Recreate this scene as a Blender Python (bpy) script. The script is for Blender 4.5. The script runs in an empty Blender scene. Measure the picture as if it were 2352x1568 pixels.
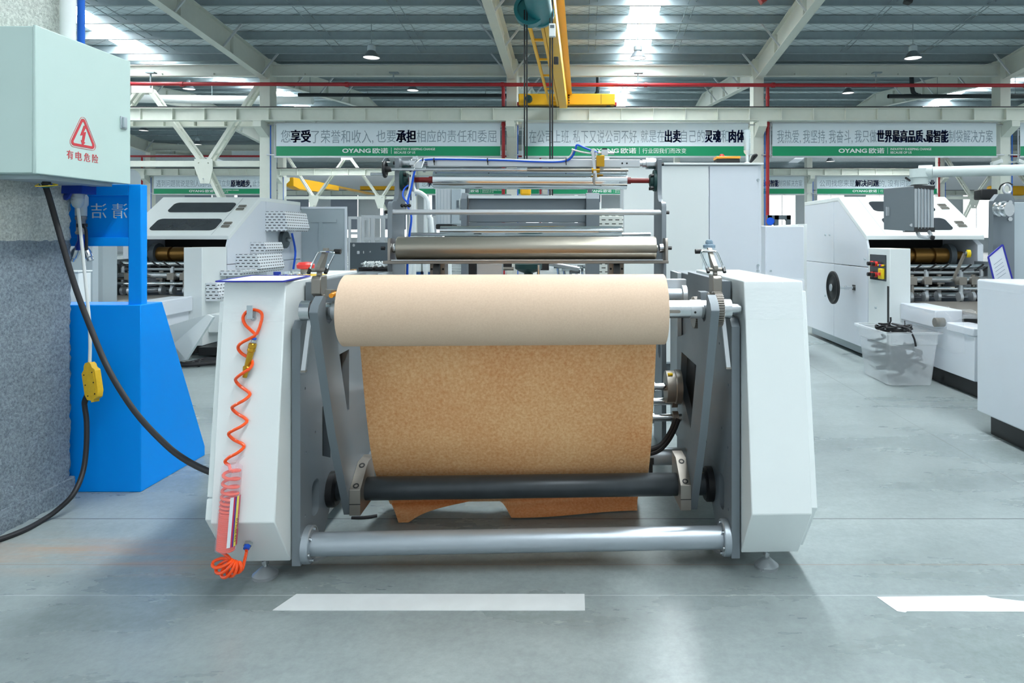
import bpy, bmesh, math, random
from mathutils import Vector, Matrix
random.seed(7)
S = bpy.context.scene
COL = S.collection
PI = math.pi

# ---------------------------------------------------------------- camera, sky, exposure
F_PX, CX, CY, EYE = 1560.0, 1340.0, 545.0, 1.3
cam_d = bpy.data.cameras.new('camera')
cam = bpy.data.objects.new('camera', cam_d)
COL.objects.link(cam)
cam.location = (0, 0, EYE)
cam.rotation_euler = (PI / 2, 0, 0)
cam_d.sensor_width = 36.0
cam_d.lens = 36.0 * F_PX / 2352
cam_d.shift_x = -(CX - 1176) / 2352
cam_d.shift_y = -(784 - CY) / 2352
cam_d.clip_end = 300
S.camera = cam
S.view_settings.view_transform = 'Standard'
S.view_settings.look = 'None'
S.view_settings.gamma = 1.0
S.view_settings.use_curve_mapping = False
S.view_settings.exposure = EXPOSURE = 0.22
S.cycles.max_bounces = 7
S.cycles.diffuse_bounces = 4
S.cycles.glossy_bounces = 4
S.cycles.transmission_bounces = 5
S.cycles.transparent_max_bounces = 8
S.cycles.sample_clamp_indirect = 8
S.cycles.caustics_reflective = False
S.cycles.caustics_refractive = False

W = bpy.data.worlds.new('sky')
S.world = W
W.use_nodes = True
bg = W.node_tree.nodes['Background']
bg.inputs[0].default_value = (0.84, 0.95, 1.0, 1)
bg.inputs[1].default_value = SKY = 0.78
SKYLIGHT = 30.0      # daylight coming through the translucent roof panels
WINDOW = 2.2         # daylight in the far windows
LAMP = 1.0


# ---------------------------------------------------------------- helpers
def lin(c):
    c = c / 255.0
    return c / 12.92 if c <= 0.04045 else ((c + 0.055) / 1.055) ** 2.4


def rgb(r, g, b):
    return (lin(r), lin(g), lin(b), 1)


def at(px, py, Y):
    return Vector(((px - CX) / F_PX * Y, Y, EYE - (py - CY) / F_PX * Y))


def atx(px, py, X):
    """point on the plane x = X seen at a pixel"""
    Y = X * F_PX / (px - CX)
    return Vector((X, Y, EYE - (py - CY) / F_PX * Y))


M_O = Vector((-1.083, 2.56, 0))
M_A = math.radians(2.2)
MM = Matrix.Translation(M_O) @ Matrix.Rotation(M_A, 4, 'Z')
MI = MM.inverted()


def mv(px, py, v):
    """machine coordinates of a pixel on the plane v = const"""
    c = MI @ Vector((0, 0, EYE))
    d = MI.to_3x3() @ Vector(((px - CX) / F_PX, 1, (CY - py) / F_PX))
    t = (v - c.y) / d.y
    return c + t * d


def mu(px, py, u):
    c = MI @ Vector((0, 0, EYE))
    d = MI.to_3x3() @ Vector(((px - CX) / F_PX, 1, (CY - py) / F_PX))
    t = (u - c.x) / d.x
    return c + t * d


WM = {}


def link(o, parent, m):
    COL.objects.link(o)
    WM[o.name] = m
    if parent is not None:
        o.parent = parent
    else:
        o.matrix_world = m
    return o


def tag(o, label=None, cat=None, group=None, kind=None):
    for k, v in (('label', label), ('category', cat), ('group', group), ('kind', kind)):
        if v:
            o[k] = v
    return o


def thing(name, label, cat, loc=(0, 0, 0), rotz=0.0, group=None, m=None):
    o = bpy.data.objects.new(name, None)
    o.empty_display_size = 0.1
    mat_ = m if m is not None else Matrix.Translation(Vector(loc)) @ Matrix.Rotation(rotz, 4, 'Z')
    link(o, None, mat_)
    return tag(o, label, cat, group)


def catmull(pts, k, closed=False):
    pts = [Vector(p) for p in pts]
    n = len(pts)
    out = []
    rng = n if closed else n - 1
    for i in range(rng):
        p0 = pts[(i - 1) % n] if closed or i > 0 else pts[0] * 2 - pts[1]
        p1, p2 = pts[i], pts[(i + 1) % n]
        p3 = pts[(i + 2) % n] if closed or i + 2 < n else p2 * 2 - p1
        for j in range(k):
            t = j / k
            out.append(0.5 * ((2 * p1) + (p2 - p0) * t + (2 * p0 - 5 * p1 + 4 * p2 - p3) * t * t
                              + (3 * p1 - p0 - 3 * p2 + p3) * t ** 3))
    if not closed:
        out.append(pts[-1])
    return out


class MB:
    def __init__(self, frame=None):
        self.v, self.f, self.mi = [], [], []
        self.frame = frame
        self.cur = 0

    def add(self, vs, fs):
        b = len(self.v)
        self.v += [Vector(p) for p in vs]
        self.f += [tuple(b + i for i in f) for f in fs]
        self.mi += [self.cur] * len(fs)
        return self

    def box(self, a, b):
        x0, x1 = sorted((a[0], b[0])); y0, y1 = sorted((a[1], b[1])); z0, z1 = sorted((a[2], b[2]))
        return self.add([(x0, y0, z0), (x1, y0, z0), (x1, y1, z0), (x0, y1, z0), (x0, y0, z1), (x1, y0, z1), (x1, y1, z1), (x0, y1, z1)],
                        [(0, 3, 2, 1), (4, 5, 6, 7), (0, 1, 5, 4), (1, 2, 6, 5), (2, 3, 7, 6), (3, 0, 4, 7)])

    def prism(self, poly, ax, lo, hi):
        n = len(poly)
        def P(p, t):
            return {'x': (t, p[0], p[1]), 'y': (p[0], t, p[1]), 'z': (p[0], p[1], t)}[ax]
        vs = [P(p, lo) for p in poly] + [P(p, hi) for p in poly]
        fs = [tuple(range(n - 1, -1, -1)), tuple(range(n, 2 * n))]
        fs += [(i, (i + 1) % n, n + (i + 1) % n, n + i) for i in range(n)]
        return self.add(vs, fs)

    def bar(self, p0, p1, w, h, up=(0, 0, 1)):
        p0, p1 = Vector(p0), Vector(p1)
        d = (p1 - p0).normalized()
        up = Vector(up)
        s = d.cross(up)
        if s.length < 1e-4:
            s = d.cross(Vector((0, 1, 0)))
        s.normalize()
        u = s.cross(d).normalized()
        vs = []
        for p in (p0, p1):
            for a, b in ((-1, -1), (1, -1), (1, 1), (-1, 1)):
                vs.append(p + s * (a * w / 2) + u * (b * h / 2))
        return self.add(vs, [(0, 1, 2, 3), (7, 6, 5, 4), (0, 4, 5, 1), (1, 5, 6, 2), (2, 6, 7, 3), (3, 7, 4, 0)])

    def lathe(self, p0, d, prof, n=24, caps=True):
        """prof: (distance along d, radius)"""
        p0, d = Vector(p0), Vector(d).normalized()
        a = d.cross(Vector((0, 0, 1)))
        if a.length < 1e-3:
            a = Vector((1, 0, 0))
        a.normalize()
        b = d.cross(a)
        vs, fs = [], []
        for t, r in prof:
            for i in range(n):
                an = 2 * PI * i / n
                vs.append(p0 + d * t + (a * math.cos(an) + b * math.sin(an)) * r)
        for k in range(len(prof) - 1):
            for i in range(n):
                j = (i + 1) % n
                fs.append((k * n + i, k * n + j, (k + 1) * n + j, (k + 1) * n + i))
        if caps:
            fs.append(tuple(range(n - 1, -1, -1)))
            fs.append(tuple((len(prof) - 1) * n + i for i in range(n)))
        return self.add(vs, fs)

    def cyl(self, p0, p1, r, r2=None, n=24):
        p0, p1 = Vector(p0), Vector(p1)
        return self.lathe(p0, p1 - p0, [(0, r), ((p1 - p0).length, r if r2 is None else r2)], n)

    def ring(self, p0, p1, r, ri, n=28):
        p0, p1 = Vector(p0), Vector(p1)
        L = (p1 - p0).length
        return self.lathe(p0, p1 - p0, [(0, ri), (0, r), (L, r), (L, ri), (0, ri)], n, caps=False)

    def tube(self, pts, r, n=8, k=0, closed=False):
        pts = catmull(pts, k, closed) if k else [Vector(p) for p in pts]
        N = len(pts)
        vs, fs = [], []
        a = None
        for i in range(N):
            t = (pts[(i + 1) % N] - pts[i - 1]) if closed else (pts[min(i + 1, N - 1)] - pts[max(i - 1, 0)])
            t.normalize()
            if a is None:
                a = t.orthogonal().normalized()
            a = a - t * a.dot(t)
            if a.length < 1e-6:
                a = t.orthogonal()
            a.normalize()
            b = t.cross(a)
            rr = r[i] if isinstance(r, (list, tuple)) else r
            for j in range(n):
                an = 2 * PI * j / n
                vs.append(pts[i] + (a * math.cos(an) + b * math.sin(an)) * rr)
        for i in range(N if closed else N - 1):
            i2 = (i + 1) % N
            for j in range(n):
                j2 = (j + 1) % n
                fs.append((i * n + j, i * n + j2, i2 * n + j2, i2 * n + j))
        if not closed:
            fs.append(tuple(range(n - 1, -1, -1)))
            fs.append(tuple((N - 1) * n + j for j in range(n)))
        return self.add(vs, fs)

    def ball(self, c, r, n=16, m=10, sc=(1, 1, 1)):
        c = Vector(c)
        vs, fs = [c + Vector((0, 0, -r * sc[2]))], []
        for i in range(1, m):
            ph = -PI / 2 + PI * i / m
            for j in range(n):
                th = 2 * PI * j / n
                vs.append(c + Vector((r * sc[0] * math.cos(ph) * math.cos(th), r * sc[1] * math.cos(ph) * math.sin(th), r * sc[2] * math.sin(ph))))
        vs.append(c + Vector((0, 0, r * sc[2])))
        for j in range(n):
            fs.append((0, 1 + (j + 1) % n, 1 + j))
            fs.append((len(vs) - 1, 1 + (m - 2) * n + j, 1 + (m - 2) * n + (j + 1) % n))
        for i in range(m - 2):
            for j in range(n):
                j2 = (j + 1) % n
                fs.append((1 + i * n + j, 1 + i * n + j2, 1 + (i + 1) * n + j2, 1 + (i + 1) * n + j))
        return self.add(vs, fs)

    def grid(self, fn, nu, nv):
        vs = [fn(i / nu, j / nv) for j in range(nv + 1) for i in range(nu + 1)]
        fs = [(j * (nu + 1) + i, j * (nu + 1) + i + 1, (j + 1) * (nu + 1) + i + 1, (j + 1) * (nu + 1) + i) for j in range(nv) for i in range(nu)]
        return self.add(vs, fs)

    def build(self, name, m, parent=None, bevel=0.0, smooth=35, label=None, kind=None, solid=0.0):
        me = bpy.data.meshes.new(name)
        vs = [self.frame @ p for p in self.v] if self.frame is not None else [p.copy() for p in self.v]
        if parent is not None:
            pm = WM[parent.name]
            inv = pm.inverted()
            vs = [inv @ p for p in vs]
        else:
            lo = [min(p[i] for p in vs) for i in range(3)]
            hi = [max(p[i] for p in vs) for i in range(3)]
            pm = Matrix.Translation(((lo[0] + hi[0]) / 2, (lo[1] + hi[1]) / 2, lo[2]))
            inv = pm.inverted()
            vs = [inv @ p for p in vs]
        me.from_pydata([tuple(p) for p in vs], [], self.f)
        mats = m if isinstance(m, (list, tuple)) else [m]
        for x in mats:
            me.materials.append(x)
        if len(mats) > 1:
            me.polygons.foreach_set('material_index', self.mi)
        bm = bmesh.new()
        bm.from_mesh(me)
        bmesh.ops.recalc_face_normals(bm, faces=bm.faces)
        uv = bm.loops.layers.uv.new('box')
        for fc in bm.faces:
            nn = fc.normal
            k = max(range(3), key=lambda i: abs(nn[i]))
            a, b = ((1, 2), (0, 2), (0, 1))[k]
            for lp in fc.loops:
                lp[uv].uv = (lp.vert.co[a], lp.vert.co[b])
        bm.to_mesh(me)
        bm.free()
        if smooth:
            me.shade_smooth()
            me.set_sharp_from_angle(angle=math.radians(smooth))
        o = bpy.data.objects.new(name, me)
        link(o, parent, pm)
        if solid:
            md = o.modifiers.new('solid', 'SOLIDIFY')
            md.thickness = solid
            md.offset = 0
        if bevel:
            md = o.modifiers.new('bevel', 'BEVEL')
            md.width = bevel
            md.segments = 2
            md.limit_method = 'ANGLE'
            md.angle_limit = math.radians(40)
        return tag(o, label, None, None, kind)


def curve_mesh(splines, thick):
    """2-D outlines with holes -> verts, faces of a plate lying in x,y, centred on z = 0"""
    c = bpy.data.curves.new('t', 'CURVE')
    c.dimensions = '2D'
    c.fill_mode = 'BOTH'
    c.extrude = thick / 2
    for pts in splines:
        sp = c.splines.new('POLY')
        sp.points.add(len(pts) - 1)
        for q, p in zip(sp.points, pts):
            q.co = (p[0], p[1], 0, 1)
        sp.use_cyclic_u = True
    return take(c)


def take(c):
    o = bpy.data.objects.new('t', c)
    COL.objects.link(o)
    dg = bpy.context.evaluated_depsgraph_get()
    me = bpy.data.meshes.new_from_object(o.evaluated_get(dg))
    vs = [v.co.copy() for v in me.vertices]
    fs = [tuple(p.vertices) for p in me.polygons]
    bpy.data.objects.remove(o)
    bpy.data.curves.remove(c)
    bpy.data.meshes.remove(me)
    return vs, fs


def circ(cx, cy, r, n=16):
    return [(cx + r * math.cos(2 * PI * i / n), cy + r * math.sin(2 * PI * i / n)) for i in range(n)]


def rrect(x0, y0, x1, y1, r, n=5):
    out = []
    for cx, cy, a in ((x1 - r, y1 - r, 0), (x0 + r, y1 - r, 90), (x0 + r, y0 + r, 180), (x1 - r, y0 + r, 270)):
        for i in range(n + 1):
            t = math.radians(a + 90 * i / n)
            out.append((cx + r * math.cos(t), cy + r * math.sin(t)))
    return out


def plate_u(mb, outer, holes, u0, u1):
    """plate standing in the y,z plane between x = u0 and x = u1"""
    vs, fs = curve_mesh([outer] + holes, abs(u1 - u0))
    return mb.add([((u0 + u1) / 2 + p.z, p.x, p.y) for p in vs], fs)


def plate_y(mb, outer, holes, y0, y1):
    vs, fs = curve_mesh([outer] + holes, abs(y1 - y0))
    return mb.add([(p.x, (y0 + y1) / 2 + p.z, p.y) for p in vs], fs)


def text_mesh(mb, s, org, xdir, updir, width=None, height=1.0, bold=0.0, thick=0.004):
    """lettering: org = lower left corner of its box, xdir / updir in-plane axes"""
    c = bpy.data.curves.new('t', 'FONT')
    c.body = s
    c.offset = bold
    c.extrude = 0.5
    c.resolution_u = 3
    vs, fs = take(c)
    if not vs:
        return mb
    x0 = min(p.x for p in vs); x1 = max(p.x for p in vs)
    y0 = min(p.y for p in vs); y1 = max(p.y for p in vs)
    sy = height / (y1 - y0)
    sx = width / (x1 - x0) if width else sy
    xd, ud, org = Vector(xdir).normalized(), Vector(updir).normalized(), Vector(org)
    nd = xd.cross(ud)
    return mb.add([org + xd * ((p.x - x0) * sx) + ud * ((p.y - y0) * sy) + nd * (p.z * thick) for p in vs], fs)


# ---------------------------------------------------------------- materials
def nodes(name):
    m = bpy.data.materials.new(name)
    m.use_nodes = True
    nt = m.node_tree
    return m, nt, nt.nodes['Principled BSDF']


def mat(name, col, rough=0.5, metal=0.0, var=0.05, scale=6.0, bump=0.0, bscale=200.0, spec=0.5, coat=0.0, rvar=0.08):
    m, nt, b = nodes(name)
    tc = nt.nodes.new('ShaderNodeTexCoord')
    nz = nt.nodes.new('ShaderNodeTexNoise')
    nz.inputs['Scale'].default_value = scale
    nz.inputs['Detail'].default_value = 5
    nt.links.new(tc.outputs['Object'], nz.inputs['Vector'])
    mx = nt.nodes.new('ShaderNodeMix')
    mx.data_type = 'RGBA'
    mx.inputs[6].default_value = tuple(max(0, c * (1 - var)) for c in col[:3]) + (1,)
    mx.inputs[7].default_value = tuple(min(1, c * (1 + var)) for c in col[:3]) + (1,)
    nt.links.new(nz.outputs['Fac'], mx.inputs[0])
    nt.links.new(mx.outputs[2], b.inputs['Base Color'])
    mr = nt.nodes.new('ShaderNodeMapRange')
    mr.inputs['To Min'].default_value = max(0.02, rough - rvar)
    mr.inputs['To Max'].default_value = min(1, rough + rvar)
    nt.links.new(nz.outputs['Fac'], mr.inputs['Value'])
    nt.links.new(mr.outputs['Result'], b.inputs['Roughness'])
    b.inputs['Metallic'].default_value = metal
    b.inputs['Specular IOR Level'].default_value = spec
    b.inputs['Coat Weight'].default_value = coat
    if bump:
        n2 = nt.nodes.new('ShaderNodeTexNoise')
        n2.inputs['Scale'].default_value = bscale
        n2.inputs['Detail'].default_value = 3
        nt.links.new(tc.outputs['Object'], n2.inputs['Vector'])
        bp = nt.nodes.new('ShaderNodeBump')
        bp.inputs['Strength'].default_value = bump
        bp.inputs['Distance'].default_value = 0.002
        nt.links.new(n2.outputs['Fac'], bp.inputs['Height'])
        nt.links.new(bp.outputs['Normal'], b.inputs['Normal'])
    return m


def emit(name, col, strength, base=(0.8, 0.8, 0.8, 1)):
    m, nt, b = nodes(name)
    b.inputs['Base Color'].default_value = base
    b.inputs['Emission Color'].default_value = col
    b.inputs['Emission Strength'].default_value = strength
    nz = nt.nodes.new('ShaderNodeTexNoise')
    nz.inputs['Scale'].default_value = 30
    mr = nt.nodes.new('ShaderNodeMapRange')
    mr.inputs['To Min'].default_value = 0.3
    mr.inputs['To Max'].default_value = 0.45
    nt.links.new(nz.outputs['Fac'], mr.inputs['Value'])
    nt.links.new(mr.outputs['Result'], b.inputs['Roughness'])
    return m


def clear(name, col, alpha=0.25, rough=0.1, bump=0.25, bsc=25):
    """thin clear plastic: mostly see-through with a glossy surface"""
    m, nt, b = nodes(name)
    b.inputs['Base Color'].default_value = col
    b.inputs['Roughness'].default_value = rough
    b.inputs['Alpha'].default_value = alpha
    nz = nt.nodes.new('ShaderNodeTexNoise')
    nz.inputs['Scale'].default_value = bsc
    bp = nt.nodes.new('ShaderNodeBump')
    bp.inputs['Strength'].default_value = bump
    bp.inputs['Distance'].default_value = 0.01
    nt.links.new(nz.outputs['Fac'], bp.inputs['Height'])
    nt.links.new(bp.outputs['Normal'], b.inputs['Normal'])
    return m


def perforated(name, col, hole):
    m, nt, b = nodes(name)
    tc = nt.nodes.new('ShaderNodeTexCoord')
    br = nt.nodes.new('ShaderNodeTexBrick')
    br.inputs['Color1'].default_value = hole
    br.inputs['Color2'].default_value = hole
    br.inputs['Mortar'].default_value = col
    br.inputs['Scale'].default_value = 1.0
    br.inputs['Mortar Size'].default_value = 0.0135
    br.inputs['Mortar Smooth'].default_value = 0.1
    br.inputs['Brick Width'].default_value = 0.062
    br.inputs['Row Height'].default_value = 0.036
    nt.links.new(tc.outputs['UV'], br.inputs['Vector'])
    nt.links.new(br.outputs['Color'], b.inputs['Base Color'])
    b.inputs['Roughness'].default_value = 0.4
    return m


WHITE = mat('white powder coat', rgb(232, 238, 238), 0.38, var=0.015, bump=0.05, bscale=600)
WHITE2 = mat('bluish white powder coat', rgb(224, 230, 238), 0.38, var=0.02, bump=0.05, bscale=600)
PALEGREEN = mat('pale green grey enamel', rgb(194, 217, 212), 0.4, var=0.03, bump=0.06, bscale=500)
GREY = mat('grey hammered paint', rgb(116, 125, 132), 0.42, 0.15, var=0.05, bump=0.1, bscale=500)
GREYL = mat('light grey paint', rgb(176, 188, 194), 0.42, 0.1, var=0.04, bump=0.06, bscale=500)
GREYD = mat('dark grey paint', rgb(92, 102, 108), 0.5, var=0.08)
STEELW = mat('warm ground steel', rgb(150, 145, 138), 0.42, 0.75, var=0.12, scale=14)
STEEL = mat('bright steel', rgb(200, 205, 208), 0.24, 0.95, var=0.06, scale=20)
CHROME = mat('chrome', rgb(225, 230, 233), 0.07, 1.0, var=0.03, rvar=0.02)
SATIN = mat('satin nickel roller', rgb(165, 160, 148), 0.3, 0.9, var=0.04, rvar=0.05)
ALU = mat('aluminium', rgb(205, 210, 214), 0.36, 0.7, var=0.04)
SILVER = mat('silver paint', rgb(168, 178, 186), 0.36, 0.55, var=0.06, scale=9)
FOOTST = mat('turned foot steel', rgb(176, 182, 186), 0.3, 0.55, var=0.08)
BRASS = mat('brass', rgb(196, 150, 48), 0.3, 0.85, var=0.08)
BRONZE = mat('bronze roller', rgb(150, 112, 56), 0.38, 0.7, var=0.1)
BLACK = mat('black plastic', rgb(26, 27, 29), 0.45, var=0.1)
BLACKSH = mat('blued black shaft', rgb(64, 70, 74), 0.36, 0.35, var=0.25, scale=18)
RUBBER = mat('black rubber', rgb(30, 30, 34), 0.6, var=0.15)
INSIDE = mat('dark machine interior', rgb(20, 22, 24), 0.7)  # near-black colour stands for the shade inside openings
BLUE = mat('blue enamel', rgb(0, 148, 246), 0.42, var=0.03, spec=0.18, bump=0.05, bscale=500)
BLUE_D = mat('blue socket plastic', rgb(10, 50, 150), 0.4)
BLUEP = mat('blue pipe', rgb(0, 96, 200), 0.4)
HOSEBLUE = mat('blue hose', rgb(10, 90, 220), 0.35)
HOSEWHITE = mat('white hose', rgb(225, 228, 225), 0.4)
ORANGE = mat('orange polyurethane hose', rgb(255, 84, 18), 0.25, var=0.04, coat=0.3)
REDP = mat('red painted pipe', rgb(168, 34, 42), 0.45, var=0.12)
REDB = mat('red plastic', rgb(220, 60, 56), 0.35)
DKRED = mat('dark red shaft', rgb(128, 30, 28), 0.35, var=0.1)
GREENB = mat('dark green cast housing', rgb(24, 66, 66), 0.5, var=0.1)
TEAL = mat('teal hoist enamel', rgb(20, 112, 118), 0.4, var=0.06)
YELLOW = mat('yellow crane enamel', rgb(250, 186, 20), 0.42, var=0.04)
YELL2 = mat('yellow plastic', rgb(240, 205, 20), 0.45, var=0.06)
POWERY = mat('scuffed yellow plastic', rgb(226, 182, 40), 0.5, var=0.2, scale=40)
CREAM = mat('cream structural paint', rgb(222, 226, 216), 0.55, var=0.05)
CREAMD = mat('grey cream rafter paint', rgb(210, 214, 206), 0.55, var=0.05)
GALV = mat('galvanised purlin', rgb(142, 156, 161), 0.55, 0.0, var=0.14, scale=5)
DARKPIPE = mat('dark drain pipe', rgb(32, 42, 48), 0.45)
PVC = mat('white pipe', rgb(228, 234, 234), 0.4)
PAPERW = mat('white paper', rgb(225, 230, 235), 0.7)
BLUEEDGE = mat('blue plastic edge', rgb(36, 40, 160), 0.4)
BANNERW = mat('banner white vinyl', rgb(228, 238, 245), 0.45, var=0.02)
BANNERG = mat('banner green vinyl', rgb(0, 150, 100), 0.45, var=0.03)
TEXTG = mat('grey lettering', rgb(138, 156, 168), 0.5)
TEXTB = mat('navy lettering', rgb(24, 52, 120), 0.5)
TEXTW = mat('white lettering', rgb(235, 242, 240), 0.5)
REDTXT = mat('red sign print', rgb(205, 62, 70), 0.5)
WINDARK = mat('smoked window', rgb(52, 56, 62), 0.12, var=0.15, scale=8)
CARDB = mat('cardboard', rgb(170, 135, 95), 0.8)
PERF = perforated('perforated white guard', rgb(232, 236, 240), rgb(40, 44, 50))
PERF2 = perforated('perforated cream guard', rgb(222, 226, 220), rgb(90, 92, 86))
FILM = clear('clear stretch film', (0.95, 0.97, 1, 1), 0.14, 0.08, 0.8, 11)
BAG = clear('clear lilac sleeve', (0.86, 0.78, 0.95, 1), 0.2, 0.1)
CLEARP = clear('clear bottle plastic', (0.75, 0.88, 0.94, 1), 0.3, 0.06)
FROST = clear('frosted tub plastic', (0.88, 0.92, 0.95, 1), 0.42, 0.3)
SKYM = emit('translucent roof panel', (0.93, 0.98, 1, 1), SKYLIGHT)
WINM = emit('daylit window pane', (0.95, 0.98, 1, 1), WINDOW)
LAMPM = emit('lamp diffuser', (1, 0.99, 0.96, 1), LAMP)


def kraft(name, c1, c2, fib):
    m, nt, b = nodes(name)
    tc = nt.nodes.new('ShaderNodeTexCoord')
    mp = nt.nodes.new('ShaderNodeMapping')
    mp.inputs['Scale'].default_value = (1, 1, 1)
    n1 = nt.nodes.new('ShaderNodeTexNoise')
    n1.inputs['Scale'].default_value = fib
    n1.inputs['Detail'].default_value = 6
    n1.inputs['Roughness'].default_value = 0.65
    n2 = nt.nodes.new('ShaderNodeTexNoise')
    n2.inputs['Scale'].default_value = 3.0
    n2.inputs['Detail'].default_value = 3
    ad = nt.nodes.new('ShaderNodeMath')
    ad.operation = 'MULTIPLY_ADD'
    ad.inputs[1].default_value = 0.35
    rp = nt.nodes.new('ShaderNodeValToRGB')
    rp.color_ramp.elements[0].position = 0.45
    rp.color_ramp.elements[0].color = c1
    rp.color_ramp.elements[1].position = 0.85
    rp.color_ramp.elements[1].color = c2
    nt.links.new(tc.outputs['Object'], mp.inputs['Vector'])
    nt.links.new(mp.outputs['Vector'], n1.inputs['Vector'])
    nt.links.new(tc.outputs['Object'], n2.inputs['Vector'])
    nt.links.new(n2.outputs['Fac'], ad.inputs[0])
    nt.links.new(n1.outputs['Fac'], ad.inputs[2])
    nt.links.new(ad.outputs[0], rp.inputs['Fac'])
    nt.links.new(rp.outputs['Color'], b.inputs['Base Color'])
    b.inputs['Roughness'].default_value = 0.6
    b.inputs['Specular IOR Level'].default_value = 0.3
    return m


KRAFT_ROLL = kraft('smooth kraft paper', rgb(216, 187, 161), rgb(226, 199, 174), 160)
KRAFT_WEB = kraft('mottled brown kraft paper', rgb(230, 152, 94), rgb(255, 206, 150), 85)
# ================================================================ the hall
ROWS = [-15.9, 3.2, 22.3, 41.4, 60.5]
BAY = 19.1
COLX = [-2.33 + 8.02 * k for k in range(-3, 6)]      # column lines


def eave(Y):
    return min(abs(Y - r) for r in ROWS)


def z_raf(Y):
    return 7.08 + 0.1 * eave(Y)       # rafter top


def floor_material():
    m, nt, b = nodes('polished concrete')
    N, Lk = nt.nodes.new, nt.links.new
    tc = N('ShaderNodeTexCoord')
    def noise(scale, detail, mp=None, rough=0.6):
        n = N('ShaderNodeTexNoise')
        n.inputs['Scale'].default_value = scale
        n.inputs['Detail'].default_value = detail
        n.inputs['Roughness'].default_value = rough
        Lk((mp or tc).outputs[0 if mp else 3], n.inputs['Vector'])
        return n
    st = N('ShaderNodeMapping')
    st.inputs['Scale'].default_value = (0.35, 1.0, 1.0)
    Lk(tc.outputs['Object'], st.inputs['Vector'])
    big = noise(0.9, 8, st, 0.62)
    fine = noise(38, 6, None, 0.7)
    grit = noise(220, 3)
    r1 = N('ShaderNodeValToRGB')
    e = r1.color_ramp.elements
    e[0].position = 0.28; e[0].color = rgb(116, 127, 129)
    e[1].position = 0.72; e[1].color = rgb(166, 177, 177)
    Lk(big.outputs['Fac'], r1.inputs['Fac'])
    mx = N('ShaderNodeMix'); mx.data_type = 'RGBA'; mx.blend_type = 'OVERLAY'
    mx.inputs[0].default_value = 0.35
    Lk(r1.outputs['Color'], mx.inputs[6]); Lk(fine.outputs['Color'], mx.inputs[7])
    bw = N('ShaderNodeRGBToBW'); Lk(fine.outputs['Color'], bw.inputs[0]); Lk(bw.outputs[0], mx.inputs[7])
    # dark scuffs
    sc = noise(3.4, 10, None, 0.78)
    r2 = N('ShaderNodeValToRGB')
    r2.color_ramp.elements[0].position = 0.46; r2.color_ramp.elements[0].color = (0, 0, 0, 1)
    r2.color_ramp.elements[1].position = 0.98; r2.color_ramp.elements[1].color = (0.45, 0.45, 0.45, 1)
    Lk(sc.outputs['Fac'], r2.inputs['Fac'])
    m2 = N('ShaderNodeMix'); m2.data_type = 'RGBA'
    m2.inputs[7].default_value = rgb(84, 90, 92)
    Lk(r2.outputs['Color'], m2.inputs[0]); Lk(mx.outputs[2], m2.inputs[6])
    # rusty trail left of the machine: soft ellipse times streaky noise
    mp = N('ShaderNodeMapping')
    mp.vector_type = 'TEXTURE'
    mp.inputs['Location'].default_value = (-2.0, 2.78, 0)
    mp.inputs['Rotation'].default_value = (0, 0, math.radians(-4))
    mp.inputs['Scale'].default_value = (1.1, 0.22, 1)
    Lk(tc.outputs['Object'], mp.inputs['Vector'])
    gr = N('ShaderNodeTexGradient'); gr.gradient_type = 'SPHERICAL'
    Lk(mp.outputs[0], gr.inputs['Vector'])
    st2 = N('ShaderNodeMapping'); st2.inputs['Scale'].default_value = (0.6, 5, 1)
    Lk(tc.outputs['Object'], st2.inputs['Vector'])
    rn = noise(3.0, 6, st2, 0.7)
    r3 = N('ShaderNodeValToRGB')
    r3.color_ramp.elements[0].position = 0.42; r3.color_ramp.elements[0].color = (0, 0, 0, 1)
    r3.color_ramp.elements[1].position = 0.66; r3.color_ramp.elements[1].color = (1, 1, 1, 1)
    Lk(rn.outputs['Fac'], r3.inputs['Fac'])
    mu_ = N('ShaderNodeMath'); mu_.operation = 'MULTIPLY'
    Lk(gr.outputs['Fac'], mu_.inputs[0]); Lk(r3.outputs['Color'], mu_.inputs[1])
    m3 = N('ShaderNodeMix'); m3.data_type = 'RGBA'
    m3.inputs[7].default_value = rgb(176, 140, 108)
    Lk(mu_.outputs[0], m3.inputs[0]); Lk(m2.outputs[2], m3.inputs[6])
    # saw-cut joints
    sx = N('ShaderNodeSeparateXYZ'); Lk(tc.outputs['Object'], sx.inputs[0])
    last = m3.outputs[2]
    for axis, pos, w, col in (('Y', 3.14, 0.004, rgb(70, 74, 76)), ('Y', 2.468, 0.002, rgb(190, 198, 200)), ('Y', 2.70, 0.003, rgb(140, 128, 116)),
                              ('Y', 9.2, 0.006, rgb(80, 84, 86)), ('X', 2.3, 0.004, rgb(110, 116, 118))):
        cp = N('ShaderNodeMath'); cp.operation = 'COMPARE'
        cp.inputs[1].default_value = pos; cp.inputs[2].default_value = w
        Lk(sx.outputs[axis], cp.inputs[0])
        mm = N('ShaderNodeMix'); mm.data_type = 'RGBA'
        mm.inputs[7].default_value = col
        ml = N('ShaderNodeMath'); ml.operation = 'MULTIPLY'; ml.inputs[1].default_value = 0.75
        Lk(cp.outputs[0], ml.inputs[0]); Lk(ml.outputs[0], mm.inputs[0]); Lk(last, mm.inputs[6])
        last = mm.outputs[2]
    Lk(last, b.inputs['Base Color'])
    rr = N('ShaderNodeMapRange'); rr.inputs['To Min'].default_value = 0.16; rr.inputs['To Max'].default_value = 0.42
    Lk(big.outputs['Fac'], rr.inputs['Value']); Lk(rr.outputs['Result'], b.inputs['Roughness'])
    b.inputs['Specular IOR Level'].default_value = 0.45
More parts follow.
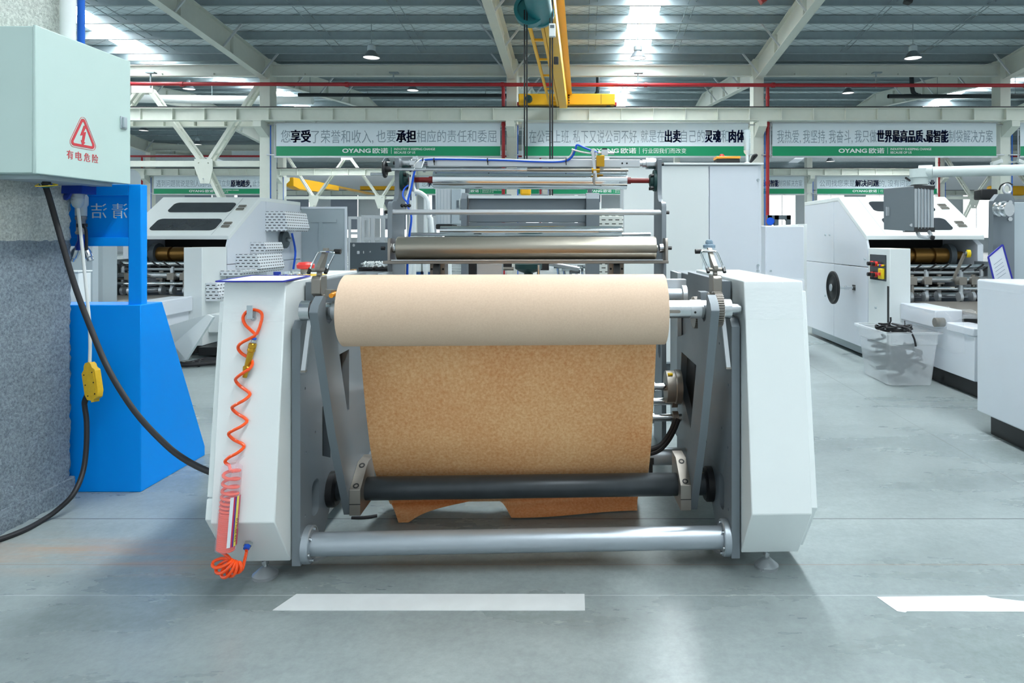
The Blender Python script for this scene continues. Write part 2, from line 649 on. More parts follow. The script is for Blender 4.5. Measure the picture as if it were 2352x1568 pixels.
    bp = N('ShaderNodeBump'); bp.inputs['Strength'].default_value = 0.06; bp.inputs['Distance'].default_value = 0.003
    Lk(grit.outputs['Fac'], bp.inputs['Height']); Lk(bp.outputs['Normal'], b.inputs['Normal'])
    return m


f_ = MB().box((-45, -16, -0.2), (45, 62, 0)).build('floor', floor_material(), kind='structure')
f_.data.transform(Matrix.Translation(f_.location)); f_.location = (0, 0, 0)


def sheet_material():
    """white insulation held by a diamond wire mesh"""
    m, nt, b = nodes('roof insulation with wire mesh')
    N, Lk = nt.nodes.new, nt.links.new
    tc = N('ShaderNodeTexCoord')
    last = None
    for an in (32, -32):
        mp = N('ShaderNodeMapping'); mp.inputs['Rotation'].default_value = (0, 0, math.radians(an))
        Lk(tc.outputs['Object'], mp.inputs['Vector'])
        sx = N('ShaderNodeSeparateXYZ'); Lk(mp.outputs[0], sx.inputs[0])
        pp = N('ShaderNodeMath'); pp.operation = 'PINGPONG'; pp.inputs[1].default_value = 0.14
        Lk(sx.outputs['Y'], pp.inputs[0])
        cm = N('ShaderNodeMath'); cm.operation = 'LESS_THAN'; cm.inputs[1].default_value = 0.007
        Lk(pp.outputs[0], cm.inputs[0])
        if last is None:
            last = cm.outputs[0]
        else:
            mxm = N('ShaderNodeMath'); mxm.operation = 'MAXIMUM'
            Lk(last, mxm.inputs[0]); Lk(cm.outputs[0], mxm.inputs[1]); last = mxm.outputs[0]
    nz = N('ShaderNodeTexNoise'); nz.inputs['Scale'].default_value = 1.5; nz.inputs['Detail'].default_value = 5
    Lk(tc.outputs['Object'], nz.inputs['Vector'])
    rp = N('ShaderNodeValToRGB')
    rp.color_ramp.elements[0].color = rgb(206, 219, 223); rp.color_ramp.elements[1].color = rgb(228, 237, 240)
    Lk(nz.outputs['Fac'], rp.inputs['Fac'])
    mx = N('ShaderNodeMix'); mx.data_type = 'RGBA'
    mx.inputs[7].default_value = rgb(120, 134, 140)
    Lk(last, mx.inputs[0]); Lk(rp.outputs['Color'], mx.inputs[6])
    Lk(mx.outputs[2], b.inputs['Base Color'])
    b.inputs['Roughness'].default_value = 0.6
    return m


X0, X1 = -45, 45
half = BAY / 2
slopes = []                           # (eave Y, direction towards the ridge)
for i, r in enumerate(ROWS):
    if i > 0:
        slopes.append((r, -1))
    if i < len(ROWS) - 1:
        slopes.append((r, 1))
slopes = [s for s in slopes if not (s[0] < 0)]
STRIPS = [-30.6, -14.4, 1.72, 17.8]   # centre lines of the translucent strips
sh = MB()
for r, d in slopes:
    y0, y1 = r, r + d * half
    xs = [X0] + [q for s in STRIPS for q in (s - 0.42, s + 0.42)] + [X1]
    for k in range(0, len(xs), 2):
        z0, z1 = 7.08 + 0.27, 7.08 + 0.1 * half + 0.27
        a, b_ = (xs[k], xs[k + 1])
        sh.add([(a, y0, z0), (b_, y0, z0), (b_, y1, z1), (a, y1, z1), (a, y0, z0 + .06), (b_, y0, z0 + .06), (b_, y1, z1 + .06), (a, y1, z1 + .06)],
               [(0, 1, 2, 3), (4, 5, 6, 7), (0, 1, 5, 4), (1, 2, 6, 5), (2, 3, 7, 6), (3, 0, 4, 7)])
ceil_ = sh.build('ceiling', sheet_material(), kind='structure', smooth=0)
for r, d in slopes:
    for s in STRIPS:
        if r > 45:
            continue
        y0, y1 = r + d * 0.15, r + d * half
        z0, z1 = 7.095 + 0.275, 7.08 + 0.1 * half + 0.275
        MB().add([(s - .42, y0, z0), (s + .42, y0, z0), (s + .42, y1, z1), (s - .42, y1, z1),
                  (s - .42, y0, z0 + .05), (s + .42, y0, z0 + .05), (s + .42, y1, z1 + .05), (s - .42, y1, z1 + .05)],
                 [(0, 1, 2, 3), (4, 5, 6, 7), (0, 1, 5, 4), (1, 2, 6, 5), (2, 3, 7, 6), (3, 0, 4, 7)]).build('skylight', SKYM, ceil_, smooth=0)
PURL = [0.65 + 1.15 * i for i in range(8)]
for r, d in slopes:
    for q in [0.02] + PURL:
        if r > 45 and q > 3:
            continue
        Y = r + d * q
        z = z_raf(Y)
        # Z-shaped purlin: thin web with two lips
        pm = MB()
        pm.box((X0, Y - .01, z), (X1, Y + .01, z + .25))
        pm.box((X0, Y - .065, z), (X1, Y - .01, z + .015))
        pm.box((X0, Y + .01, z + .235), (X1, Y + .065, z + .25))
        pm.build('purlin', GALV, ceil_, smooth=0)


def i_beam(mb, p0, p1, h, bw, tf=0.02, tw=0.016):
    """I-section from p0 to p1 (centre of the section), web upright"""
    p0, p1 = Vector(p0), Vector(p1)
    up = Vector((0, 0, 1))
    mb.bar(p0, p1, tw, h - 2 * tf)
    d = (p1 - p0).normalized()
    s = d.cross(up).normalized()
    u = s.cross(d)
    for sg in (1, -1):
        mb.bar(p0 + u * sg * (h / 2 - tf / 2), p1 + u * sg * (h / 2 - tf / 2), bw, tf)
    return mb


for r, d in slopes:
    if r < 20 and d < 0 or r > 45:
        continue
    for x in COLX:
        if abs(x) > 30:
            continue
        if r == 3.2 and (x < -20 or x > 15):
            continue
        ya, yb = r + d * 0.25, r + d * half
        rb = MB()
        i_beam(rb, (x, ya, 6.4 + .34 + .1 * .25), (x, yb, 6.4 + .34 + .1 * half), 0.68, 0.24)
        for q in (2.4, 5.0, 7.6):
            Yq = r + d * q
            rb.box((x - .1, Yq - .008, 6.45 + .1 * q), (x + .1, Yq + .008, 7.0 + .1 * q))
        ro = rb.build('rafter', CREAMD, ceil_, smooth=0)
        if r > 20:
            for q in PURL[:6:2] if d < 0 else PURL[1:6:2]:
                Yq = r + d * q
                for sg in (1, -1):
                    MB().bar((x + sg * .08, Yq, 6.43 + .1 * q), (x + sg * .62, Yq, 7.1 + .1 * q), .05, .05).build('fly_brace', ALU, ro, smooth=0)
# sag rods running down the slope between purlins
for x in COLX[1:8]:
    for fx in (0.31, 0.64):
        for dx in (0, 0.22):
            X = x + 8.02 * fx + dx
            if -22 < X < 16:
                MB().bar((X, 22.3 - .65, 7.08 + .065 + .06 + dx * .3), (X, 22.3 - half, 7.08 + .955 + .06 + dx * .3), .016, .016).build('sag_rod', GALV, ceil_, smooth=0)
# eave beams between the columns
for r in (22.3, 41.4):
    for x in COLX[:-1]:
        if x > 22 or x + 8 < -28:
            continue
        eb = MB()
        i_beam(eb, (x + .2, r - .1, 6.74), (x + 7.82, r - .1, 6.74), 0.36, 0.2)
        for fx in (0.15, 0.36, 0.57, 0.78):
            eb.box((x + 8.02 * fx, r - .19, 6.58), (x + 8.02 * fx + .07, r - .11, 6.65))
        eb.build('eave_beam', CREAMD, ceil_, smooth=0)

# low side walls (light grey cladding) and the far wall with its windows
CLAD = mat('light cladding', rgb(206, 214, 218), 0.6, var=0.03)
WALLM = mat('white plaster wall', rgb(212, 218, 222), 0.7, var=0.03)
MB().box((-45, 61.6, 0), (45, 61.9, 8.4)).build('wall_back', WALLM, kind='structure')
MB().box((-45.3, 3, 0), (-45, 61.6, 1.1)).build('wall_left', CLAD, kind='structure')  # both side walls cut low so sky light reaches the far bays
MB().box((45, 3, 0), (45.3, 61.6, 1.1)).build('wall_right', CLAD, kind='structure')
BLIND = mat('grey roller blind', rgb(150, 158, 172), 0.7, var=0.06)
nwin = 0
for i in range(17):
    xw = -36 + i * 4.4
    nwin += 1
    wf = MB()
    for a, b_ in (((xw - .06, 61.5, 1.2), (xw + .0, 61.6, 5.3)), ((xw + 2.4, 61.5, 1.2), (xw + 2.46, 61.6, 5.3)),
                  ((xw, 61.5, 1.2), (xw + 2.4, 61.6, 1.28)), ((xw, 61.5, 5.22), (xw + 2.4, 61.6, 5.3)), ((xw + 1.17, 61.5, 1.28), (xw + 1.23, 61.6, 5.22))):
        wf.box(a, b_)
    wo = wf.build('window_%d' % nwin, PVC, kind='structure', smooth=0)
    MB().box((xw, 61.55, 1.28), (xw + 2.4, 61.58, 5.22)).build('pane', WINM, wo, smooth=0)
    if xw < 6 and i % 2 == 0 or xw < -6:
        MB().box((xw + (.3 if i % 3 else -.05), 61.42, 2.0), (xw + 2.36, 61.46, 5.3)).build('blind', BLIND, wo, smooth=0)

# ---------------------------------------------------------------- columns, crane runways, bracing
ROW1_LAB = {2: 'cream column left of the slogan beginning with a bold 享受', 3: 'cream column beside the dark red drop pipe, just left of the yellow crane',
            4: 'cream column between the middle and right green banners', 5: 'cream column near the right edge carrying security cameras'}
ROW2_LAB = {0: 'distant column at far left behind the blue stand', 1: 'distant column seen just right of the thick front column on the left',
            2: 'distant column glimpsed left of the chrome cylinder', 3: 'distant column glimpsed below the front crane column',
            4: 'distant column rising behind the tall white cabinet', 5: 'distant column left of the slogan on solving problems',
            6: 'distant column right of the slogan on solving problems', 7: 'distant column at far right behind the grey upright'}
for ri, r in enumerate((22.3, 41.4)):
    for k, x in enumerate(COLX):
        if ri == 0 and not (2 <= k <= 5):
            continue
        if ri == 1 and not (0 <= k <= 6):
            continue
        root = thing('steel_column', (ROW1_LAB if ri == 0 else ROW2_LAB)[k], 'column', (x, r, 0), 0, 'front row columns' if ri == 0 else 'distant row columns')
        cb = MB()
        cb.box((x - .17, r - .24, .02), (x + .17, r + .24, 7.1))
        cb.build('shaft', CREAM, root, bevel=.01)
        MB().box((x - .26, r - .34, 0), (x + .26, r + .34, .02)).build('base_plate', GREYD, root)
        for sg in (-1, 1):
            br = MB().prism([(r + sg * .24, 4.55), (r + sg * .24, 5.0), (r + sg * .78, 5.0), (r + sg * .78, 4.82)], 'x', x - .13, x + .13)
            br.box((x - .17, r + sg * .24, 5.0), (x + .17, r + sg * .8, 5.02))
            br.build('bracket', CREAM, root, smooth=0)
        cd = MB().tube([(x + .2, r - .26, .1), (x + .2, r - .26, 4.95)], .018, 8)
        cd.build('conduit', BLUEP, root)
# crane runway beams
for (yy, xa, xb, lab) in ((21.7, -45, 45, 'long cream crane runway beam above the front green banners'),
                          (22.9, -45, 45, 'cream crane runway beam just behind the front row of columns'),
                          (40.8, -45, 45, 'distant cream runway beam above the far green banners'),
                          (59.9, -45, 45, 'farthest runway beam in front of the window wall')):
    root = thing('crane_runway', lab, 'beam', (0, yy, 5.02), 0, 'crane runway beams')
    bm_ = MB()
    i_beam(bm_, (xa, yy, 5.22), (xb, yy, 5.22), 0.40, 0.26)
    x = xa + .3
    while x < xb:
        bm_.box((x, yy - .12, 5.04), (x + .014, yy + .12, 5.4))
        x += 1.02
    bm_.build('girder', CREAM, root, smooth=0)
    MB().box((xa, yy - .05, 5.42), (xb, yy + .05, 5.475)).build('rail', BLACK, root, smooth=0)
# cable ladder and lattice below the front runway
lt = MB()
for z in (4.9, 4.98):
    lt.box((-10, 22.75, z), (16, 22.79, z + .02))
x = -10
while x < 16:
    lt.bar((x, 22.77, 4.91), (x + .2, 22.77, 4.99), .015, .015)
    lt.bar((x + .2, 22.77, 4.99), (x + .4, 22.77, 4.91), .015, .015)
    x += .4
tag(lt.build('cable_tray', ALU, smooth=0), 'long lattice cable tray just above the front banners', 'cable tray')


def bracing(r, xc, y, lab):
    root = thing('cross_bracing', lab, 'bracing', (xc, y, 0), 0, 'column bracing')
    hw = 3.8
    for sg in (-1, 1):
        node = (xc + sg * 2.0, 3.6)
        for dy in (-.13, .13):
            def dia(a, b_):
                MB().bar((a[0], y + dy, a[1]), (b_[0], y + dy, b_[1]), .1, .12, up=(0, 1, 0)).build('diagonal', CREAM, root, smooth=0)
            dia((xc + sg * .15, 6.15), (node[0], node[1]))
            dia((xc + sg * (hw - .06), 6.3), (node[0], node[1]))
            dia((node[0], node[1]), (xc + sg * (hw - .1), .15))
        for (a, b_) in (((xc + sg * .15, 6.15), node), ((xc + sg * (hw - .06), 6.3), node), (node, (xc + sg * (hw - .1), .15))):
            for i in range(1, 6):
                t = i / 6
                MB().box((a[0] + (b_[0] - a[0]) * t - .03, y - .1, a[1] + (b_[1] - a[1]) * t - .02), (a[0] + (b_[0] - a[0]) * t + .03, y + .1, a[1] + (b_[1] - a[1]) * t + .02)).build('lacing', CREAM, root, smooth=0)
        g = MB()
        plate_y(g, [(node[0] - .3, 3.85), (node[0] + .3, 3.85), (node[0] + .3, 3.5), (node[0] + .2, 3.05), (node[0] - .1, 3.05), (node[0] - .3, 3.6)] if sg > 0 else
                [(node[0] - .3, 3.85), (node[0] + .3, 3.85), (node[0] + .3, 3.6), (node[0] + .1, 3.05), (node[0] - .2, 3.05), (node[0] - .3, 3.5)], [circ(node[0] - .15, 3.72, .025), circ(node[0] + .15, 3.72, .025), circ(node[0], 3.2, .025)], y - .21, y - .19)
        g.build('gusset', CREAM, root, smooth=0)
    MB().box((xc - hw + .04, y - .1, 3.62), (xc + hw - .04, y + .1, 3.8)).build('tie_beam', CREAM, root, smooth=0)
    g = MB().box((xc - .35, y - .2, 6.0), (xc + .35, y - .18, 6.3))
    g.build('gusset', CREAM, root, smooth=0)


bracing(22.3, COLX[2] - 4.01, 22.3, 'large cream cross bracing between columns, above the white machine on the left')
bracing(41.4, COLX[2] - 4.01, 41.4, 'distant cream cross bracing left of the roller frame')
bracing(41.4, COLX[6] + 4.01, 41.4, 'distant cream cross bracing at far right behind the grey upright')

# fire main: red pipe with drop pipes
def pipe_thing(name, lab, cat, pts, r, m, clamps=(), k=0, group=None):
    root = thing(name, lab, cat, pts[0], 0, group)
    MB().tube(pts, r, 14, k).build('pipe', m, root)
    for c in clamps:
        MB().ring(Vector(c) - Vector((.05, 0, 0)), Vector(c) + Vector((.05, 0, 0)), r + .02, r - .001).build('coupling', m, root)
    return root


zr = 6.2
p_ = pipe_thing('fire_pipe', 'long red fire main running below the roof across the hall', 'pipe', [(-40, 21.82, zr + .08), (0, 21.82, zr), (40, 21.82, zr - .06)], .06, REDP,
                clamps=[(x, 21.82, zr - .001 * x * 1.5) for x in (-12.9, -7.6, -2.6, 2.0, 6.1, 14.2)])
for x in (-13.9, -6.1, 1.75, 9.4):
    h = MB().box((x - .02, 21.80, zr - .1), (x + .02, 21.84, 6.58))
    h.box((x - .12, 21.72, 6.56), (x + .16, 21.9, 6.6))
    h.build('hanger', GALV, p_, smooth=0)
for (x, r, zz, lab) in ((-2.58, 21.9, .1, 'dark red drop pipe beside the column left of the crane'), (5.94, 21.9, .1, 'red drop pipe between the middle and right banners'),
                        (COLX[3] - .26, 41.0, .1, 'distant red drop pipe behind the chrome cylinder'), (COLX[6] - .26, 41.0, .1, 'distant red drop pipe behind the hanging control box'),
                        (COLX[0] - .26, 41.0, .1, 'distant red drop pipe beside the blue stand')):
    q_ = pipe_thing('drop_pipe', lab, 'pipe', [(x, r, zr - .07), (x, r, zz)], .055, REDP, group='red drop pipes')
    for zc in (5.75, 4.9, 3.0):
        MB().ring((x, r, zc), (x, r, zc + .1), .068, .054).build('coupling', REDP, q_)
# a second red main one bay on, and dark drain pipes
pipe_thing('fire_pipe', 'distant red fire main crossing above the far banners', 'pipe', [(-40, 40.6, 6.15), (40, 40.6, 6.15)], .06, REDP)
dp_ = pipe_thing('drain_pipe', 'dark horizontal drain pipe behind the red main on the left', 'pipe', [(-9.9, 23.6, 6.25), (-2.6, 23.6, 6.22), (.2, 23.6, 6.2), (.45, 23.6, 6.3), (.5, 23.6, 6.5), (.5, 23.6, 6.9)], .065, DARKPIPE, k=3)
for x in (-9.5, -7.5, -5.4, -3.4, -.6):
    MB().cyl((x, 23.6, 6.28), (x, 23.6, 7.49), .01, n=6).build('hanger_rod', GALV, dp_)
dp_ = pipe_thing('drain_pipe', 'dark drain pipe with an upturned end behind the red main on the right', 'pipe', [(30, 23.6, 6.2), (12, 23.6, 6.2), (11.7, 23.6, 6.22), (11.45, 23.6, 6.35), (11.4, 23.6, 6.9)], .075, DARKPIPE, k=3)
for x in (12.3, 15.0, 18.0):
    MB().cyl((x, 23.6, 6.26), (x, 23.6, 7.49), .01, n=6).build('hanger_rod', GALV, dp_)
vd_ = pipe_thing('vent_duct', 'white round duct behind the bracing at upper left', 'duct', [(-19, 25.6, 6.55), (-10.2, 25.6, 6.45)], .15, PVC)
MB().cyl((-14, 25.6, 6.6), (-14, 25.6, 7.7), .01, n=6).build('hanger_rod', GALV, vd_)

# ---------------------------------------------------------------- banners
LOGO = 'OYANG'


def banner(r, x0, x1, segs, tail, lab):
    y = r - .34
    root = thing('slogan_banner', lab, 'banner', ((x0 + x1) / 2, y, 3.93), 0, 'slogan banners')
    zb, zt = 3.93, 4.98
    MB().box((x0, y, zb), (x1, y + .03, zt)).build('panel', BANNERW, root, smooth=0)
    MB().box((x0, y - .004, zb), (x1, y + .0, zb + .315)).build('green_band', BANNERG, root, smooth=0)
    for a, b_ in (((x0 - .04, y - .02, zb - .05), (x1 + .04, y + .05, zb)), ((x0 - .04, y - .02, zt), (x1 + .04, y + .05, zt + .04))):
        MB().box(a, b_).build('rail', ALU, root, smooth=0)
    W_ = x1 - x0
    def units(s):
        return sum(0.24 if c in ', ' else (0.6 if c == '、' else 1) for c in s)
    tot = sum(units(s) for s, _ in segs)
    em = W_ * 0.965 / tot
    x = x0 + W_ * .02
    for s, bold in segs:
        w = units(s) * em
        tail_c = s.endswith((', ', ','))
        t = MB()
        comma = ',' in s
        wt = w - .07 * em - (.24 * em if s.endswith(', ') else 0)
        for ox, oz in (((-.014, -.006), (.014, -.006), (-.014, .006), (.014, .006), (0, 0)) if bold else ((0, 0),)):
            text_mesh(t, s.rstrip(), (x + .03 * em + ox, y - .006, (4.33 if comma else 4.37) + oz), (1, 0, 0), (0, 0, 1), wt, .44 if comma else .40, 0 if bold else -.006, .004)
        t.build('slogan_text', TEXTB if bold else TEXTG, root, smooth=0)
        x += w
    lx = x0 + W_ * .295
    t = MB()
    text_mesh(t, LOGO, (lx, y - .010, 4.03), (1, 0, 0), (0, 0, 1), .92, .14, .03)
    text_mesh(t, '欧诺', (lx + .98, y - .010, 4.01), (1, 0, 0), (0, 0, 1), .5, .18, .02)
    t.box((lx + 1.58, y - .012, 4.0), (lx + 1.592, y - .006, 4.2))
    t.build('logo', TEXTW, root, smooth=0)
    t = MB()
    if tail == 'en':
        text_mesh(t, 'INDUSTRY IS KEEPING CHANGE', (lx + 1.68, y - .010, 4.115), (1, 0, 0), (0, 0, 1), 1.32, .075, .01)
        text_mesh(t, 'BECAUSE OF US', (lx + 1.68, y - .010, 4.005), (1, 0, 0), (0, 0, 1), .68, .075, .01)
    else:
        text_mesh(t, '行业因我们而改变', (lx + 1.68, y - .010, 4.015), (1, 0, 0), (0, 0, 1), 1.42, .165, 0)
    t.build('tagline', TEXTW, root, smooth=0)
    for xa_, xb_ in ((x0 - .33, x0 + .02), (x1 - .02, x1 + .29)):
        for zz in (3.96, 4.93):
            MB().box((xa_, y + .02, zz), (xb_, y + .105, zz + .03)).build('wall_bracket', ALU, root, smooth=0)
    for xx in (x0 - .06,):
        MB().cyl((xx, y + .02, 3.85), (xx, y + .02, 5.02), .02, n=8).build('post', ALU, root)


S1 = [('您', 0), ('享受', 1), ('了荣誉和收入, ', 0), ('也要', 0), ('承担', 1), ('相应的责任和委屈', 0)]
S2 = [('在公司上班, ', 0), ('私下又说公司不好, ', 0), ('就是在', 0), ('出卖', 1), ('自己的', 0), ('灵魂', 1), ('和', 0), ('肉体', 1)]
S3 = [('我热爱, ', 0), ('我坚持, ', 0), ('我奋斗, ', 0), ('我只做', 0), ('世界最高品质、', 1), ('最智能', 1), ('制袋解决方案', 0)]
S4 = [('公司找您来是', 0), ('解决问题', 1), ('的, ', 0), ('没有问题您', 0), ('就失业', 1)]
S5 = [('遇到问题就说是别人的问题, ', 0), ('您立刻', 0), ('原地踏步, ', 1), ('止步不前', 0)]
def bx(k):
    return COLX[k] + .42, COLX[k] + 7.66
banner(22.3, *bx(2), S1, 'en', 'front green and white banner with bold 享受 and 承担, left of the crane')
banner(22.3, *bx(3), S2, 'cn', 'front banner behind the crane ropes, ending in bold 肉体')
banner(22.3, *bx(4), S3, 'en', 'front banner at right with bold 世界最高品质 in navy')
banner(22.3, *bx(5), S4, 'cn', 'front banner cut off by the right edge of the photo')
banner(41.4, COLX[0] - 7.6, COLX[0] - .36, S4, 'cn', 'distant banner ending in 业 at far left behind the blue stand')
banner(41.4, *bx(0), S5, 'en', 'distant banner with bold 原地踏步 above the white machine on the left')
banner(41.4, *bx(2), S1, 'en', 'distant banner glimpsed under the chrome cylinder, left half')
banner(41.4, *bx(3), S2, 'en', 'distant banner glimpsed left of the tall white cabinet')
banner(41.4, *bx(4), S3, 'en', 'distant banner just right of the tall white cabinet, ending 解决方案')
banner(41.4, *bx(5), S4, 'cn', 'distant banner with bold 解决问题 above the white machine on the right')

# ---------------------------------------------------------------- overhead crane
cr = thing('overhead_crane', 'yellow overhead travelling crane girder and end carriage', 'crane', (-.6, 21.7, 5.47), 0)
g = MB().prism([(7.0, 5.35), (21.3, 5.35), (21.7, 5.62), (21.7, 5.82), (7.0, 5.82)], 'x', -.755, -.51)
g.box((-.83, 7, 5.82), (-.36, 21.7, 5.84))
g.build('girder', YELLOW, cr, bevel=.01)
c_ = MB().box((-2.05, 21.5, 5.5), (1.0, 21.9, 5.85))
c_.build('end_carriage', YELLOW, cr, bevel=.02)
MB().box((.55, 21.49, 5.52), (.56, 21.5, 5.84)).build('seam', BLACK, cr)
for x in (-1.8, .8):
    MB().cyl((x, 21.62, 5.562), (x, 21.78, 5.562), .09).build('wheel', GREYD, cr)
mo = MB().cyl((-1.72, 21.3, 5.66), (-1.72, 21.5, 5.66), .11)
mo.cyl((-1.72, 21.2, 5.66), (-1.72, 21.3, 5.66), .09)
mo.build('drive_motor', GREENB, cr)
for x in (-2.06, 1.01):
    MB().box((x - .05, 21.6, 5.5), (x + .05, 21.8, 5.6)).build('buffer', REDP, cr)
for i in range(4):
    MB().cyl((-.46, 21.49, 5.55 + i * .08), (-.46, 21.45, 5.55 + i * .08), .025, n=8).build('bolt', BLACK, cr)
ld = MB()
for x in (-1.05, -.8):
    ld.box((x - .03, 12, 5.38), (x + .03, 21.2, 5.46))
for i in range(6):
    ld.box((-1.05, 12.6 + i * 1.55, 5.4), (-.8, 12.68 + i * 1.55, 5.44))
ld.build('cable_ladder', YELLOW, cr, smooth=0)
ho = thing('rope_hoist', 'teal rope hoist hanging beside the yellow crane girder', 'hoist', (-.72, 11, 4.8), 0)
hb = MB()
hb.lathe((-.74, 8.6, 5.14), (0, 1, 0), [(0, .2), (.02, .215), (3.0, .215), (3.02, .24), (3.1, .24), (3.16, .2), (3.17, .12)], 32)
hb.build('drum_casing', TEAL, ho)
mb_ = MB().ring((-.9, 11.3, 5.1), (-.9, 11.5, 5.1), .26, .2)
mb_.cyl((-.9, 11.35, 5.1), (-.9, 11.42, 5.1), .2)
mb_.build('rope_guide', TEAL, ho)
hk = MB()
for i in range(4):
    hk.box((-.56, 9.0 + i * .6, 5.3), (-.5, 9.06 + i * .6, 5.42))
hk.box((-.62, 8.9, 5.24), (-.5, 11.3, 5.36))
hk.build('bracket', GREENB, ho, smooth=0)
for x in (-.985, -.945):
    MB().cyl((x, 11.35, 2.25), (x, 11.35, 5.1), .012, n=6).build('rope', BLACK, ho)
MB().box((-1.05, 11.25, 2.0), (-.88, 11.45, 2.28)).build('hook_block', YELLOW, ho, bevel=.03)
pd = thing('hoist_pendant', 'hanging pendant cables with a white control box beside the crane girder', 'pendant', (-.55, 11.4, 2.2), 0)
for x in (-.565, -.525):
    MB().cyl((x, 11.5, 1.95), (x, 11.5, 5.36), .013, n=6).build('cable', RUBBER, pd)
MB().box((-.58, 11.42, 4.68), (-.47, 11.5, 4.9)).build('control_box', PVC, pd, bevel=.01)
MB().box((-.56, 11.415, 4.82), (-.49, 11.42, 4.87)).build('display', GREYD, pd)
MB().box((-.5, 11.42, 4.22), (-.42, 11.5, 4.34)).build('junction_box', BLACK, pd, bevel=.01)
jb = thing('distant_crane', 'yellow crane girder in the far bay, left of the roller frame', 'crane', (-18.5, 43, 4.4), 0)
MB().prism([(43.0, 4.55), (44.0, 4.4), (47.2, 4.45), (48, 4.75), (51, 4.8), (51, 5.05), (59.6, 5.05), (59.6, 5.16), (47, 5.16), (43.0, 5.1)], 'x', -18.9, -18.35).build('girder', YELLOW, jb, bevel=.03)
MB().box((-19.6, 59.6, 5.48), (-16.6, 60.1, 5.8)).build('end_carriage', YELLOW, jb)
jb2 = thing('distant_crane', 'yellow crane carriage glimpsed behind the hanging control box at far right', 'crane', (25.6, 42.4, 3.8), 0)
MB().box((25.2, 42.1, 3.9), (27.4, 42.5, 4.5)).build('end_carriage', YELLOW, jb2, bevel=.1)

# ---------------------------------------------------------------- high bay lamps
def lamp(px, py, Y, lab, lit=True):
    p = at(px, py, Y)
    z = p.z
    X = p.x
    zt = z_raf(Y) + .005
    root = thing('high_bay_lamp', lab, 'lamp', (X, Y, z), 0, 'high bay lamps')
    MB().cyl((X, Y, z + .36), (X, Y, max(zt, z + .4)), .012, n=6).build('rod', GALV, root)
    MB().lathe((X, Y, z + .2), (0, 0, 1), [(0, .1), (.02, .115), (.14, .115), (.16, .07), (.2, .05)], 20).build('housing', GREYL, root)
    MB().lathe((X, Y, z), (0, 0, 1), [(0, .235), (.012, .235), (.2, .1)], 28, caps=False).build('shade', GREYD, root)
    MB().lathe((X, Y, z + .012), (0, 0, 1), [(0, .225), (.004, .225)], 28).build('diffuser', LAMPM, root)


lamp(853, 133, 19.35, 'grey high bay lamp hanging left of the crane')
lamp(1465, 134, 19.35, 'high bay lamp hanging in the glare of the skylight strip')
lamp(2097, 134, 19.35, 'high bay lamp hanging at upper right above the third front banner')
lamp(1435, 214, 27.55, 'smaller lamp below the red main, lined up with the skylight strip')
lamp(1948, 214, 27.55, 'smaller lamp below the red main, above the right front banner')
lamp(948, 208, 27.55, 'small lamp partly behind the red main, left of the crane')
lamp(434, 205, 27.55, 'lamp behind the red main at upper left, over the bracing')
lamp(330, 300, 36.15, 'distant lamp seen through the bracing beside the electrical cabinet')
lamp(453, 332, 38.45, 'tiny lamp seen through the bracing, centre of its upper V')
lamp(887, 372, 36.15, 'tiny lamp below the left front banner, beside the black handwheel')
lamp(1907, 371, 36.15, 'tiny lamp below the right front banner')
for (px, py, Y, lab) in ((1046, 55, 17.5, 'white round ceiling fitting left of the crane'), (2011, 53, 17.5, 'white round ceiling fitting at upper right'),
                         (700, -2, 15.5, 'white round ceiling fitting cut by the top edge, left'), (1500, 1, 15.5, 'white round ceiling fitting cut by the top edge, at the skylight')):
    p = at(px, py, Y)
    z = z_raf(Y) - .03
    r_ = thing('ceiling_fitting', lab, 'ceiling fitting', (p.x, Y, z), 0, 'round ceiling fittings')
    MB().lathe((p.x, Y, z - .02), (0, 0, 1), [(0, .1), (.02, .15), (.05, .15)], 24).build('dome', PVC, r_)
    MB().cyl((p.x, Y, z + .03), (p.x, Y, z + .3), .015, n=8).build('stem', PVC, r_)
for (xa, za, xb_, zb_, sd_) in ((-.62, 3.80, -.25, 3.92, 'left'), (.22, 3.92, .55, 3.80, 'right')):
    cm_ = thing('security_camera', 'white security camera pointing %s on the column beside the third front banner' % sd_, 'camera', (COLX[5] + xa, 21.9, 3.8), 0)
    MB().bar((COLX[5] + xa, 21.8, za - .15), (COLX[5] + xb_, 21.86, zb_ - .15), .12, .12).build('body', PVC, cm_, bevel=.02)
    MB().bar((COLX[5] + (xa + xb_) / 2, 21.86, 3.74), (COLX[5] + (.1 if xa > 0 else -.1), 22.07, 3.74), .05, .05).build('mount', PVC, cm_)

for (px, py, tilt, sd_) in ((1756, 6, -.18, 'left'), (2084, 8, .1, 'right')):
    p = at(px, py, 16.5)
    r_ = thing('floodlight', 'small dark floodlight at the top edge, %s' % ('just left of the right sloping rafter' if sd_ == 'left' else 'right of the right sloping rafter'), 'lamp', (p.x, 16.5, p.z), 0)
    MB().bar(p, p + Vector((tilt, 0, .3)), .22, .16).build('housing', DKRED if sd_ == 'left' else BLACK, r_, bevel=.02)
    MB().bar(p + Vector((tilt, 0, .3)), (p.x + tilt, 16.5, 7.93), .05, .05).build('stem', ALU, r_)
